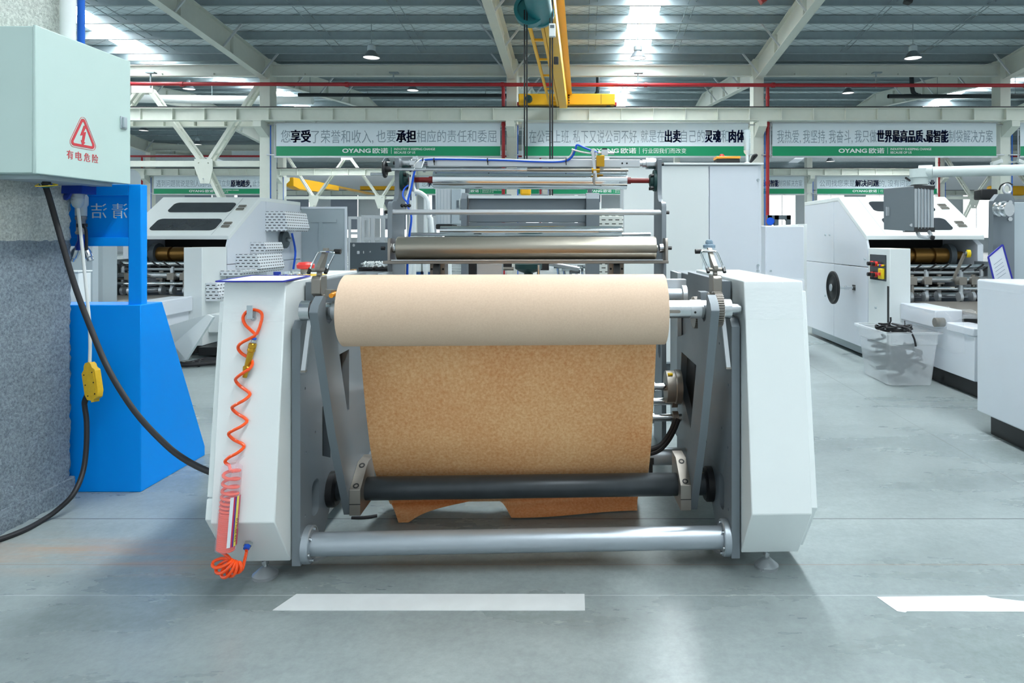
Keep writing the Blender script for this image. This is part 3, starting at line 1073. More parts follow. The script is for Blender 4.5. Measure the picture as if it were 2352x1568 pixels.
# ================================================================ floor markings
TAPE = mat('worn white floor tape', rgb(214, 220, 222), 0.5, var=0.12, scale=9)
tp = MB()
plate = curve_mesh([[(-1.083, 2.366), (.0055, 2.366), (.004, 2.474), (-1.045, 2.474)]], .002)
tp.add([(p.x, p.y, .0012 + p.z) for p in plate[0]], plate[1])
tag(tp.build('floor_tape', TAPE, smooth=0), 'long white tape strip on the floor in front of the machine', 'floor marking', 'white floor tape')
tp = MB()
plate = curve_mesh([[(1.06, 2.455), (1.09, 2.36), (1.115, 2.352), (1.125, 2.36), (2.2, 2.352), (2.2, 2.415), (1.62, 2.415), (1.55, 2.43), (1.47, 2.45), (1.46, 2.462)]], .002)
tp.add([(p.x, p.y, .0012 + p.z) for p in plate[0]], plate[1])
tag(tp.build('floor_tape', TAPE, smooth=0), 'torn white tape strip at the lower right edge of the floor', 'floor marking', 'white floor tape')
of = MB().tube([at(808, 1189, 3.14) * 1, at(838, 1188, 3.14), at(866, 1184, 3.16)], .008, 8, 4)
tag(of.build('hose_offcut', RUBBER), 'short black hose offcut lying on the floor under the left swing arm', 'hose')

# ================================================================ fireproofed column, pipes and electrical cabinet
def pillar_material():
    m, nt, b = nodes('rough sprayed fireproofing')
    N, Lk = nt.nodes.new, nt.links.new
    tc = N('ShaderNodeTexCoord')
    sx = N('ShaderNodeSeparateXYZ'); Lk(tc.outputs['Object'], sx.inputs[0])
    n0 = N('ShaderNodeTexNoise'); n0.inputs['Scale'].default_value = 20
    Lk(tc.outputs['Object'], n0.inputs['Vector'])
    ad = N('ShaderNodeMath'); ad.operation = 'MULTIPLY_ADD'; ad.inputs[1].default_value = .02
    Lk(n0.outputs['Fac'], ad.inputs[0]); Lk(sx.outputs['Z'], ad.inputs[2])
    gt = N('ShaderNodeMath'); gt.operation = 'GREATER_THAN'; gt.inputs[1].default_value = 1.295
    Lk(ad.outputs[0], gt.inputs[0])
    n1 = N('ShaderNodeTexNoise'); n1.inputs['Scale'].default_value = 75; n1.inputs['Detail'].default_value = 7; n1.inputs['Roughness'].default_value = .7
    Lk(tc.outputs['Object'], n1.inputs['Vector'])
    ra = N('ShaderNodeValToRGB'); ra.color_ramp.elements[0].position = .3; ra.color_ramp.elements[0].color = rgb(96, 108, 118)
    ra.color_ramp.elements[1].position = .62; ra.color_ramp.elements[1].color = rgb(158, 172, 182)
    rb = N('ShaderNodeValToRGB'); rb.color_ramp.elements[0].position = .3; rb.color_ramp.elements[0].color = rgb(172, 179, 172)
    rb.color_ramp.elements[1].position = .62; rb.color_ramp.elements[1].color = rgb(236, 241, 234)
    Lk(n1.outputs['Fac'], ra.inputs['Fac']); Lk(n1.outputs['Fac'], rb.inputs['Fac'])
    mx = N('ShaderNodeMix'); mx.data_type = 'RGBA'
    Lk(gt.outputs[0], mx.inputs[0]); Lk(ra.outputs['Color'], mx.inputs[6]); Lk(rb.outputs['Color'], mx.inputs[7])
    Lk(mx.outputs[2], b.inputs['Base Color'])
    b.inputs['Roughness'].default_value = .85
    bp = N('ShaderNodeBump'); bp.inputs['Strength'].default_value = .9; bp.inputs['Distance'].default_value = .012
    Lk(n1.outputs['Fac'], bp.inputs['Height']); Lk(bp.outputs['Normal'], b.inputs['Normal'])
    return m


pc = thing('fireproofed_column', 'thick rough grey fireproofed column at the left edge', 'column', (-2.83, 3.15, 0), 0)
rnd = random.Random(3)
def pil(z0, z1, off):
    m = MB()
    pts = rrect(-3.12 - off, 2.84 - off, -2.56 + off, 3.41 + off, .035, 4)
    # refine the outline and roughen it
    ol = []
    for i in range(len(pts)):
        a, b_ = Vector(pts[i]), Vector(pts[(i + 1) % len(pts)])
        k = max(1, int((b_ - a).length / .02))
        ol += [a.lerp(b_, j / k) for j in range(k)]
    nz = int((z1 - z0) / .02)
    c = Vector((-2.84, 3.125))
    vs, fs, n = [], [], len(ol)
    for j in range(nz + 1):
        for p in ol:
            d = (p - c).normalized() * rnd.uniform(-.006, .006)
            vs.append((p.x + d.x, p.y + d.y, z0 + (z1 - z0) * j / nz))
    for j in range(nz):
        for i in range(n):
            fs.append((j * n + i, j * n + (i + 1) % n, (j + 1) * n + (i + 1) % n, (j + 1) * n + i))
    fs.append(tuple(range(n - 1, -1, -1))); fs.append(tuple(nz * n + i for i in range(n)))
    return m.add(vs, fs)
PILM = pillar_material()
pil(0, 3.6, 0).build('shaft', PILM, pc, smooth=60)
pil(0, .1, .012).build('foot', PILM, pc, smooth=60)
MB().box((-3.0, 2.95, 3.6), (-2.66, 3.3, 7.06)).build('steel_core', CREAM, pc)

wp = MB().tube([(-2.505, 3.30, 2.12), (-2.505, 3.30, 7.1)], .033, 16)
wp2 = tag(wp.build('white_pipe', PVC), 'white plastic pipe rising beside the thick column at top left', 'pipe')
bp_ = thing('air_line', 'blue air pipe with brass valve hanging beside the thick column', 'pipe', (-2.52, 3.47, 1.3), 0)
bx_, by_ = -2.548, 3.445
MB().tube([(bx_, by_, 1.52), (bx_, by_, 7.1)], .017, 14).build('pipe', BLUEP, bp_)
MB().lathe((bx_, by_, 1.405), (0, 0, 1), [(0, .02), (.005, .026), (.05, .026), (.06, .032), (.10, .032), (.115, .022)], 16).build('union', GREYL, bp_)
MB().lathe((bx_, by_, 1.315), (0, 0, 1), [(0, .022), (.01, .026), (.02, .021), (.07, .021), (.078, .026), (.09, .026)], 8).build('valve_body', STEELW, bp_)
vh = MB().bar((bx_, by_ - .02, 1.36), (bx_ + .05, by_ - .035, 1.36), .018, .018)
vh.tube([(bx_ + .03, by_ - .04, 1.36), (bx_ + .055, by_ - .045, 1.345), (bx_ + .06, by_ - .045, 1.30), (bx_ + .06, by_ - .045, 1.235)], .007, 8, 3)
vh.build('lever', BLACK, bp_)
MB().lathe((bx_, by_, 1.235), (0, 0, 1), [(0, .024), (.02, .026), (.05, .016), (.08, .016)], 12).build('manifold', BLUE_D, bp_)
for sg in (-1, 1):
    d = Vector((sg * .45, 0, -1)).normalized()
    MB().lathe(Vector((bx_ + sg * .02, by_, 1.245)), d, [(0, .014), (.02, .02), (.05, .02), (.055, .015), (.07, .015)], 12).build('quick_coupler', STEEL, bp_)

ec = thing('electrical_cabinet', 'pale green electrical cabinet with a red warning triangle, mounted on the thick column', 'cabinet', (-2.435, 3.16, 1.57), 0)
zb, zt, yn, yf, xb = 1.572, 2.193, 2.868, 3.462, -2.31
MB().box((-2.555, yn, zb), (xb - .016, yf, zt)).build('body', PALEGREEN, ec, bevel=.004)
MB().box((xb - .014, yn - .004, zb - .003), (xb, yf + .003, zt + .004)).build('door', PALEGREEN, ec, bevel=.004)
lk = MB().box((xb, 3.385, 1.845), (xb + .006, 3.432, 1.905))
lk.box((xb + .006, 3.392, 1.85), (xb + .018, 3.412, 1.9))
lk.build('latch', GREYL, ec, bevel=.002)
MB().cyl((-2.45, 3.1, zb - .03), (-2.45, 3.1, zb), .017).build('cable_gland', BLACK, ec)
ob = MB().box((-2.56, 2.95, zb - .018), (-2.36, 3.4, zb - .001))
ob.build('gland_plate', GREYL, ec)
# warning triangle: rounded outlines built as thin raised shapes
def rtri(cx, cy, R, r, n=6):
    out = []
    for k in range(3):
        a = PI / 2 + k * 2 * PI / 3
        px, py = cx + (R - 2 * r) * math.cos(a), cy + (R - 2 * r) * math.sin(a)
        for i in range(n + 1):
            t = a - PI / 3 + 2 * PI / 3 * i / n
            out.append((px + r * math.cos(t), py + r * math.sin(t)))
    return out
def on_door(mb, splines, th=.0016):
    vs, fs = curve_mesh(splines, th)
    # local 2-D x runs along +Y (away from the camera), y runs up
    return mb.add([(xb + .0008 + p.z, 3.135 + p.x, 1.765 + p.y) for p in vs], fs)
sg_ = MB()
on_door(sg_, [rtri(0, 0, .098, .016), rtri(0, 0, .074, .006)])
on_door(sg_, [rtri(0, 0, .112, .022), rtri(0, 0, .1095, .0205)])
on_door(sg_, [[(.004, .052), (-.018, .002), (-.002, .006), (-.008, -.02), (-.014, -.018), (-.004, -.042), (.014, -.026), (.006, -.024), (.018, .024), (.003, .02), (.02, .048)]])
sg_.build('warning_sign', REDTXT, ec, smooth=0)
tx = MB()
for i, ch in enumerate('有电危险'):
    text_mesh(tx, ch, (xb + .001, 3.036 + i * .0525, 1.652), (0, 1, 0), (0, 0, 1), .038, .04, -.004, .0015)
tx.build('warning_text', REDTXT, ec, smooth=0)
for i, (c1, w) in enumerate(((YELL2, .12), (HOSEBLUE, .05), (TEAL, .06))):
    MB().tube([(-2.47, 3.08, zb - .03), (-2.47 + w * .3, 3.02 + i * .03, zb - .045), (-2.47 + w * .7, 3.08 + i * .02, zb - .035), (-2.44, 3.12, zb - .025)], .0025, 6, 4).build('wire', c1, ec)
# thick black supply cable from the cabinet down to the machine
pts = [at(100, 414, 3.16), at(112, 450, 3.17), at(135, 530, 3.18), at(170, 650, 3.18), at(205, 745, 3.17), at(250, 850, 3.12), at(310, 945, 3.03), at(380, 1020, 2.92), at(430, 1058, 2.82), at(482, 1083, 2.72), at(520, 1092, 2.66)]
tag(MB().tube(pts, .0125, 12, 5).build('supply_cable', RUBBER), 'thick black cable from the pale green cabinet to the machine', 'cable')
# blue industrial socket with the plugged-in white cable, power strip and its black lead
so = thing('industrial_socket', 'blue round industrial socket under the electrical cabinet', 'socket', (-2.5, 3.36, 1.45), 0)
MB().lathe(at(176, 438, 3.38), (0, 0, 1), [(0, .034), (.012, .036), (.02, .033), (.055, .033), (.07, .04), (.09, .04)], 20).build('body', BLUE_D, so)
fl = MB().lathe(at(160, 446, 3.36), Vector((-.3, -.6, .2)), [(0, .012), (.005, .034), (.014, .034), (.02, .02)], 20)
fl.build('flap', BLUE_D, so)
MB().box((-2.56, 3.33, 1.515), (-2.46, 3.43, 1.56)).build('mount', BLUE_D, so)
ex = thing('extension_lead', 'white cable with grey plug leading down to a yellow power strip', 'cable', at(178, 480, 3.37), 0)
MB().lathe(at(178, 478, 3.38), (0, 0, 1), [(0, .010), (.012, .022), (.03, .027), (.04, .029), (.046, .027), (.052, .030), (.058, .028), (.064, .031), (.085, .032)], 18).build('plug', GREYL, ex)
pts = [at(179, 478, 3.38), at(184, 520, 3.37), at(190, 580, 3.36), at(198, 660, 3.35), at(205, 735, 3.34), at(207, 790, 3.34), at(206, 835, 3.34)]
MB().tube(pts, .0075, 10, 5).build('white_cable', HOSEWHITE, ex)
a, b_ = at(206, 832, 3.34), at(218, 915, 3.31)
ax = (b_ - a).normalized()
sd = ax.cross(Vector((.25, 1, 0))).normalized()
nrm = sd.cross(ax).normalized()
ps = MB()
ol = [(-.012, 0), (-.022, .012), (-.026, .03), (-.042, .045), (-.042, .15), (-.03, .178), (-.008, .185), (-.008, .195), (.008, .195), (.008, .185), (.03, .178), (.042, .15), (.042, .045), (.026, .03), (.022, .012), (.012, 0)]
vs, fs = curve_mesh([ol], .03)
ps.add([a + sd * p.x + ax * p.y + nrm * p.z for p in vs], fs)
pso = ps.build('power_strip', POWERY, ex, bevel=.004)
vs, fs = curve_mesh([rrect(-.032, .05, .032, .165, .012)], .034)
MB().add([a + sd * p.x + ax * p.y + nrm * p.z for p in vs], fs).build('lid', POWERY, pso, bevel=.002)
for q in ((-.026, .055), (.026, .055), (-.026, .105), (.026, .105), (-.02, .16), (.024, .16)):
    c = a + sd * q[0] + ax * q[1]
    MB().cyl(c - nrm * .0185, c + nrm * .0185, .0035, n=8).build('screw', BLACK, pso)
pts = [at(200, 905, 3.33), at(194, 922, 3.33), at(195, 936, 3.33), at(199, 970, 3.32), at(198, 1030, 3.3), at(190, 1085, 3.26), at(168, 1135, 3.18) , at(130, 1172, 3.14)]
p2 = [Vector((*(at(100, 1190, 3.10).xy), .013)), Vector((*(at(60, 1212, 3.0).xy), .012)), Vector((*(at(0, 1236, 2.9).xy), .012)), Vector((*(at(-60, 1256, 2.85).xy), .012))]
MB().tube(pts + p2, .0115, 10, 5).build('black_cable', RUBBER, ex)
MB().tube([at(204, 912, 3.33), at(199, 925, 3.33), at(196, 938, 3.33)], .004, 6, 3).build('cable_core', RUBBER, ex)

# ================================================================ blue cleaning-tool stand
bs = thing('cleaning_tool_stand', 'blue steel stand with sloping base and mirrored cut-out characters', 'stand', (-2.6, 3.75, 0), 0)
xr = -2.26
prof = [(3.467, 0), (4.056, 0), (4.056, .055), (3.646, .955), (3.467, .955)]
MB().prism(prof, 'x', -3.02, xr).build('base', BLUE, bs, bevel=.004)
for x0 in (-2.985, xr - .075):
    MB().box((x0, 3.484, .95), (x0 + .066, 3.535, 1.572)).build('post', BLUE, bs, bevel=.004)
MB().box((-2.919, 3.486, 1.515), (xr - .075, 3.53, 1.572)).build('top_rail', BLUE, bs, bevel=.003)
MB().box((-2.919, 3.486, 1.255), (xr - .075, 3.53, 1.30)).build('middle_rail', BLUE, bs, bevel=.003)
pn = MB().box((-2.919, 3.522, 1.30), (xr - .075, 3.526, 1.515)).build('panel', BLUE, bs)
lt_ = MB()
for ch, x1, x0 in (('清', 293, 257), ('洁', 245, 209)):
    a, b_ = at(x1, 501, 3.52), at(x0, 467, 3.52)
    # mirrored: the characters are cut to be read from the far side
    text_mesh(lt_, ch, (a.x, 3.5205, a.z), (-1, 0, 0), (0, 0, 1), abs(a.x - b_.x), b_.z - a.z, -.006, .002)
    
lt_.build('cut_out_characters', PAPERW, pn, smooth=0)
# ================================================================ the paper unwinder (machine coordinates u, v, w)
UL, UR = 0.0, 1.673
UC = (UL + UR) / 2
uw = thing('paper_unwinder', 'big white and grey roll stand carrying the brown paper roll', 'machine', m=MM)


def B():
    return MB(MM)


def mir(u, side):
    """mirror a u coordinate to the right-hand half"""
    return u if side < 0 else 2 * UC - u


PLATE = [(0, .06), (0, .955), (.03, .985), (.14, .985), (.14, 1.122), (.88, 1.122), (.9, .80), (1.2, .74), (1.2, .06), (.96, .06), (.92, .16), (.34, .16), (.29, .1), (.25, .06)]
SLOT1 = {-1: [[(.24, .40), (.24, .60), (.34, .66), (.34, .36)], [(.44, .48), (.44, .78), (.60, .78), (.60, .5)]],
         1: [[(.44, .36), (.44, .66), (.5, .68), (1.06, .68), (1.1, .5), (.8, .33), (.48, .33)]]}
SLOT2 = rrect(.12, .19, .2, .33, .03)
for side in (-1, 1):
    u0, u1 = mir(-.016, side), mir(.016, side)
    m = B()
    holes = SLOT1[side] + [SLOT2] + [circ(*c, .006, 8) for c in ((.05, .23), (.06, .47), (.05, .72), (.16, .52), (.2, .86), (.28, 1.05))]
    plate_u(m, PLATE, holes, u0, u1)
    m.build('side_frame', GREY, uw, bevel=.002, smooth=30)
    # white cover: body leaning forward, with a chamfered foot
    c0, c1 = mir(-.247, side), mir(-.022, side)
    cv = B().prism([(-.04, 1.134), (-.14, .285), (.005, .08), (.55, .08), (.86, .30), (.86, 1.134)], 'x', c0, c1)
    co = cv.build('cover', WHITE, uw, bevel=.004)
    l0, l1 = mir(-.282, side), mir(-.2475, side)
    if side < 0:
        lid = B().prism([(.0, 1.06), (-.094, .36), (.86, .36), (.86, 1.06)], 'x', l0, l1)
        lid.build('side_lid', WHITE, uw, bevel=.003)
        lid = B().prism([(-.096, .355), (-.108, .285), (.03, .10), (.55, .10), (.86, .32), (.86, .355)], 'x', l0, l1)
        lid.build('lower_lid', WHITE, uw, bevel=.003)
    else:
        lid = B().prism([(.02, 1.09), (-.10, .29), (.05, .085), (.55, .10), (.86, .32), (.86, 1.09)], 'x', l0, l1)
        lid.build('side_lid', WHITE, uw, bevel=.003)
    # stretch film over the top of the cover
    fm = B()
    def ff(s, t, side=side):
        u = mir(-.255 + .24 * s, side)
        if t < .35:
            k = t / .35
            v = -.045 - .014 * (1 - k) - .004
            w = .99 + k * .148
        else:
            k = (t - .35) / .65
            v = -.045 + k * .6
            w = 1.137
        return (u, v - .002 + .003 * math.sin(9 * s + 7 * t), w + .003 * abs(math.sin(13 * s + 5 * t)))
    fm.grid(ff, 22, 22)
    fm.build('stretch_film', FILM, co, smooth=60)
    # bolted flange ring of the black shaft, and tie-tube flanges
    fa, fb = mir(.016, side), mir(.05, side)
    B().lathe((fa, .34, .226), (fb - fa, 0, 0), [(0, .074), (.026, .074), (.034, .066), (.034, .05)], 32).build('shaft_flange', BLACK, uw)
    fa, fb = mir(.016, side), mir(.05, side)
    fl = B().lathe((fa, .06, .116), (fb - fa, 0, 0), [(0, .07), (.022, .07), (.026, .066), (.026, .05)], 32)
    fo = fl.build('tube_flange', SILVER, uw)
    for k in range(6):
        a = PI / 3 * k + .3
        p = Vector((mir(.042, side), .06 + .057 * math.cos(a), .116 + .057 * math.sin(a)))
        B().cyl(p, p + Vector((mir(.049, side) - mir(.042, side), 0, 0)), .006, n=8).build('bolt', STEEL, fo)
    # levelling feet
    for (u, v) in ((-.135, .05), (.0, .21), (-.135, .75), (.0, .9)):
        uu = mir(u, side)
        ft = B().lathe((uu, v, 0), (0, 0, 1), [(0, .046), (.012, .047), (.014, .044), (.038, .016), (.04, .012)], 28)
        fo = ft.build('levelling_foot', FOOTST, uw)
        B().cyl((uu, v, .038), (uu, v, .11), .008, n=12).build('stem', STEEL, fo)
        B().cyl((uu, v, .05), (uu, v, .062), .014, n=6).build('nut', STEEL, fo)
    # swing arm with cradle and clamp block
    a0, a1 = mir(.094, side), mir(.125, side)
    AR = [(-.13, 1.03), (-.115, 1.055), (-.065, 1.085), (-.047, 1.075), (-.043, 1.015), (-.03, .985), (-.004, .974), (.028, .985), (.045, 1.02), (.05, 1.06), (.06, 1.085),
          (.115, 1.085), (.125, 1.05), (.118, 1.0), (.10, .874), (.26, .48), (.36, .33), (.44, .27), (.46, .15), (.27, .143), (.07, .531)]
    am = B()
    plate_u(am, AR, [], a0, a1)
    ao = am.build('swing_arm', GREY, uw, bevel=.002, smooth=30)
    b0, b1 = mir(.048, side), mir(.084, side)
    tb = B().prism([(.02, 1.085), (.02, 1.14), (.032, 1.152), (.095, 1.152), (.095, 1.03), (.06, 1.05), (.05, 1.07)], 'x', b0, b1)
    tb.prism([(.05, 1.03), (.05, 1.08), (.12, 1.08), (.12, 1.03)], 'x', mir(.06, side), mir(.1, side))
    tb.build('latch_block', STEELW, ao, bevel=.003)
    d0, d1 = mir(.126, side), mir(.17, side)
    cb = B()
    plate_u(cb, [(.24, .15), (.24, .257), (.36, .335), (.46, .335), (.46, .15)], [], d0, d1)
    cbo = cb.build('clamp_block', STEELW, ao, bevel=.002)
    nrm_ = Vector((0, -.545, .84)).normalized()
    for t in (.14, .86):
        p = Vector((mir(.148, side), .24 + .12 * t, .257 + .078 * t))
        B().ring(p - nrm_ * .006, p + nrm_ * .001, .0125, .007, 18).build('bolt', BLACK, cbo)
        B().cyl(p - nrm_ * .006, p - nrm_ * .001, .008, n=6).build('bolt', BLACK, cbo)
    gp = mir(.148, side)
    B().box((mir(.1255, side), .2385, .196), (mir(.1705, side), .242, .199)).build('clamp_gap', BLACK, cbo)
    # toggle clamp on the arm head (built around u = .1, w = 1.17, then set to size on the block)
    tu, tw_ = mir(.1, side), 1.17
    TF = MM @ Matrix.Translation((mir(.068, side), .055, 1.150)) @ Matrix.Diagonal((.8, .8, .70, 1)) @ Matrix.Translation((-tu, -.075, -tw_))
    def TB(TF=TF):
        return MB(TF)
    tg = TB().bar((mir(.1, side), .07, 1.17), (mir(.1, side), .085, 1.215), .018, .03, up=(0, 1, 0))
    tgo = tg.build('toggle_clamp', STEELW, ao, bevel=.002)
    bd = TB()
    lean = .022
    plate_u(bd, [(.04, 1.205), (.04, 1.225), (.075, 1.27), (.10, 1.325), (.125, 1.325), (.12, 1.26), (.115, 1.205)], [], mir(.09, side), mir(.11, side))
    vsb = bd.v
    for p in vsb:
        p.x += (p.z - 1.2) * (.16 if side < 0 else -.16)
    bd.build('clamp_body', STEELW, tgo, bevel=.002)
    TB().cyl((mir(.055, side), .06, 1.205), (mir(.145, side), .06, 1.205), .011, n=14).build('pivot', STEELW, tgo)
    for sx_ in (-.038, .042):
        k = mir(.1 + sx_, side)
        sh_ = (.022 if side < 0 else -.022)
        TB().tube([(k, .05, 1.196), (k + sh_ * .4, .055, 1.235), (k + sh_ * 1.3, .07, 1.295), (k + sh_ * 1.3 - sx_ * .35 * (1 if side < 0 else -1), .08, 1.305), (mir(.1, side) + sh_ * 1.3, .085, 1.305)], .005, 8, 4).build('wire_link', CHROME, tgo)
        TB().cyl((k, .035, 1.19), (k, .06, 1.215), .0095, n=6).build('nut', BLACK, tgo)
    hx = mir(.1, side) + (.018 if side < 0 else -.018)
    sgn = 1 if side < 0 else -1
    TB().cyl((hx, .1, 1.308), (hx + sgn * .045, .1, 1.306), .008, n=12).build('handle', STEELW, tgo)
    TB().cyl((hx + sgn * .045, .1, 1.306), (hx + sgn * .075, .1, 1.305), .014, n=16).build('handle_knob', BLACK, tgo)
    # flat lever bar hanging below the bearing
    lv = B().bar((mir(.046, side), .015, .985), (mir(.032, side), -.012, .80), .017, .012, up=(0, 1, 0))
    lv.build('lever_bar', ALU, uw, bevel=.001)
    B().box((mir(.023, side), -.02, .795), (mir(.042, side), .0, .802)).build('lever_tip', STEELW, uw)
    # inner grey side wall of the gearbox behind the roll
    iw = B()
    plate_u(iw, [(1.205, .2), (1.205, 1.10), (1.45, 1.10), (1.45, .2)], [], mir(-.01, side), mir(.012, side))
    iw.build('inner_plate', GREYL, uw, bevel=.002)
    B().box((mir(-.25, side), .862, .12), (mir(-.018, side), 1.45, 1.1)).build('drive_housing', GREY, uw, bevel=.004)
    B().box((mir(-.018, side), .1, .17), (mir(-.0165, side), .85, .95)).build('slot_shade_sheet', INSIDE, uw)  # near-black sheets behind the frame slots stand in for shade
    B().box((mir(-.018, side), .861, .2), (mir(-.0165, side), 1.18, .7)).build('slot_shade_sheet', INSIDE, uw)

# black pivot shaft and silver tie tubes
B().lathe((.016, .34, .226), (1, 0, 0), [(0, .048), (.17, .048), (.171, .0486), (1.46, .0486), (1.461, .048), (1.641, .048)], 40).build('pivot_shaft', BLACKSH, uw)
B().cyl((.04, .06, .116), (1.633, .06, .116), .044, n=36).build('tie_tube', SILVER, uw)
B().cyl((.016, .95, .15), (1.657, .95, .15), .044, n=28).build('tie_tube', SILVER, uw)
# guide rollers behind the web, with journals and a brake disc on the right
for (v, w, r) in ((1.0, .505, .056), (1.02, .335, .05), (1.05, .415, .02)):
    rl = B().lathe((.02, v, w), (1, 0, 0), [(0, .02), (.10, .02), (.10, .03), (.13, .03), (.13, r), (1.45, r), (1.45, .03), (1.48, .03), (1.48, .02), (1.63, .02)], 28)
    ro = rl.build('guide_roller', STEEL, uw)
    for u in (.03, 1.6):
        B().ring((u, v, w), (u + .03, v, w), .034, .0205, 20).build('collar', STEELW, ro)
bd = B().lathe((1.56, 1.0, .505), (1, 0, 0), [(0, .03), (0, .085), (.045, .085), (.05, .09), (.08, .09)], 30)
bdo = bd.build('magnetic_brake', STEELW, uw)
B().box((1.565, .945, .575), (1.59, .97, .585)).build('yellow_label', YELL2, bdo)
B().tube([mv(1524, 893, .98), mv(1540, 876, .97), mv(1555, 878, .96), mv(1563, 884, .96)], .005, 8, 4).build('brake_wire', RUBBER, uw)
for k in range(2):
    B().tube([mv(1552 + 6 * k, 962, .98), mv(1540 + 6 * k, 992, .96), mv(1520 + 8 * k, 1020, .94), mv(1500 + 4 * k, 1030 + 8 * k, .92), mv(1470, 1036 + 8 * k, .92)], .014, 10, 5).build('power_cable', RUBBER, uw)
sk = B().box(mv(1490, 1052, .9), mv(1500, 1062, .93))
sk.box(mv(1491, 1062, .91), mv(1498, 1086, .93))
sk.build('limit_switch', BLACK, uw)
# corrugated black conduits seen through the left frame slot
for (px, y0, y1) in ((792, 835, 880), (806, 832, 895)):
    pts = [mv(px - 3, y0, .75), mv(px + 2, (y0 + y1) / 2, .73), mv(px, y1, .75)]
    B().tube(pts, .022, 12, 6).build('conduit', BLACK, uw)
# cross panel between the frames near the back (dark gap) and right-hand grey cabinet wall
B().box((.3, 1.35, .06), (1.4, 1.42, .16)).build('base_rail', GREYD, uw, bevel=.004)
# second gear and drive on the right frame
def gear(mb, c, r, w, n=40, tooth=.006):
    pr = []
    for i in range(n):
        for t, q in ((0, -1), (.3, -1), (.42, 1), (.82, 1)):
            a = 2 * PI * (i + t) / n
            rr = r - (tooth if q < 0 else 0)
            pr.append((c[1] + rr * math.cos(a), c[2] + rr * math.sin(a)))
    return plate_u(mb, pr, [circ(c[1], c[2], r * .3, 20)], c[0], c[0] + w)
gr = B()
gear(gr, (1.545, .19, .99), .066, .035)
gr.build('drive_gear', STEELW, uw, smooth=20)
B().cyl((1.57, .19, .99), (1.66, .19, .99), .02).build('gear_shaft', STEELW, uw)
# upper cross parts between the frames on the right, behind the roll
B().cyl((1.2, .5, 1.035), (1.56, .5, 1.035), .03, n=24).build('upper_tube', SILVER, uw)
B().ring((1.555, .5, 1.035), (1.575, .5, 1.035), .045, .03, 24).build('tube_flange', ALU, uw)
B().box((1.1, .62, 1.05), (1.6, .68, 1.10)).build('cross_bar', ALU, uw, bevel=.003)
B().bar((.115, .02, 1.09), (.15, -.02, 1.09), .03, .025).build('sensor_mount', STEELW, uw)
B().cyl((.15, -.06, 1.085), (.155, .0, 1.09), .009, n=14).build('sensor', mat('orange sensor face', rgb(250, 160, 30), .4), uw)
# operator controls on the left cover
top = 1.1345
ct = thing_ = None
es = B().cyl((-.118, .42, top), (-.118, .42, top + .028), .021, n=24)
eso = es.build('emergency_stop', STEELW, uw)
B().lathe((-.118, .42, top + .026), (0, 0, 1), [(0, .02), (.004, .036), (.02, .038), (.03, .03), (.032, .012)], 28).build('mushroom_cap', REDB, eso)
B().box((-.18, .35, top), (-.05, .5, top + .002)).build('yellow_plate', YELL2, uw)
for i, m_ in enumerate((BLUE_D, CLEARP, CLEARP, CLEARP)):
    u, v = -.2 + i * .028, .32 + i * .03
    b_o = B().cyl((u, v, top), (u, v, top + .02), .015, n=20).build('push_button', m_, uw)
    B().ring((u, v, top), (u, v, top + .008), .018, .015, 20).build('bezel', CHROME, b_o)
# hose hook on the left cover
cvw = lambda w: -.04 - (1.134 - w) * .1 / .849      # v of the cover front at height w
def onc(px, py, off=.0):
    """point on the left cover front face under a pixel, off = metres towards the camera"""
    v = -.06
    for _ in range(6):
        p = mv(px, py, v)
        v = cvw(p.z) - off
    return mv(px, py, v)
p = onc(581, 707, .0)
hk = B().box((p.x - .011, p.y - .028, p.z - .035), (p.x + .011, p.y - .025, p.z + .012))
hk.box((p.x - .011, p.y - .028, p.z - .038), (p.x + .011, p.y - .002, p.z - .035))
hko = hk.build('hose_hook', GREYL, uw, bevel=.001)
q = onc(583, 725, .0)
h2 = B().box((q.x - .008, q.y - .005, q.z - .012), (q.x + .008, q.y + .001, q.z + .02))
h2.cyl((q.x, q.y - .005, q.z - .008), (q.x, q.y + .001, q.z - .008), .011, n=16)
h2.build('hook_tab', GREYL, hko)
B().cyl((q.x, q.y - .011, q.z - .008), (q.x, q.y - .004, q.z - .008), .007, n=6).build('bolt', STEEL, hko)
# air fitting on the chamfer
def onf(px, py, off=0.0):
    v = -.1
    for _ in range(8):
        p = mv(px, py, v)
        v = -.14 + (.285 - p.z) * .145 / .205 - off
    return mv(px, py, v)
fn = Vector((0, -.205, -.145)).normalized()
p = onf(571, 1246)
af = B().cyl(p, p + fn * .012, .015, n=6)
afo = af.build('air_fitting', STEEL, uw)
B().cyl(p + fn * .01, p + fn * .024, .011, n=14).build('release_ring', HOSEBLUE, afo)
FIT = p + fn * .02

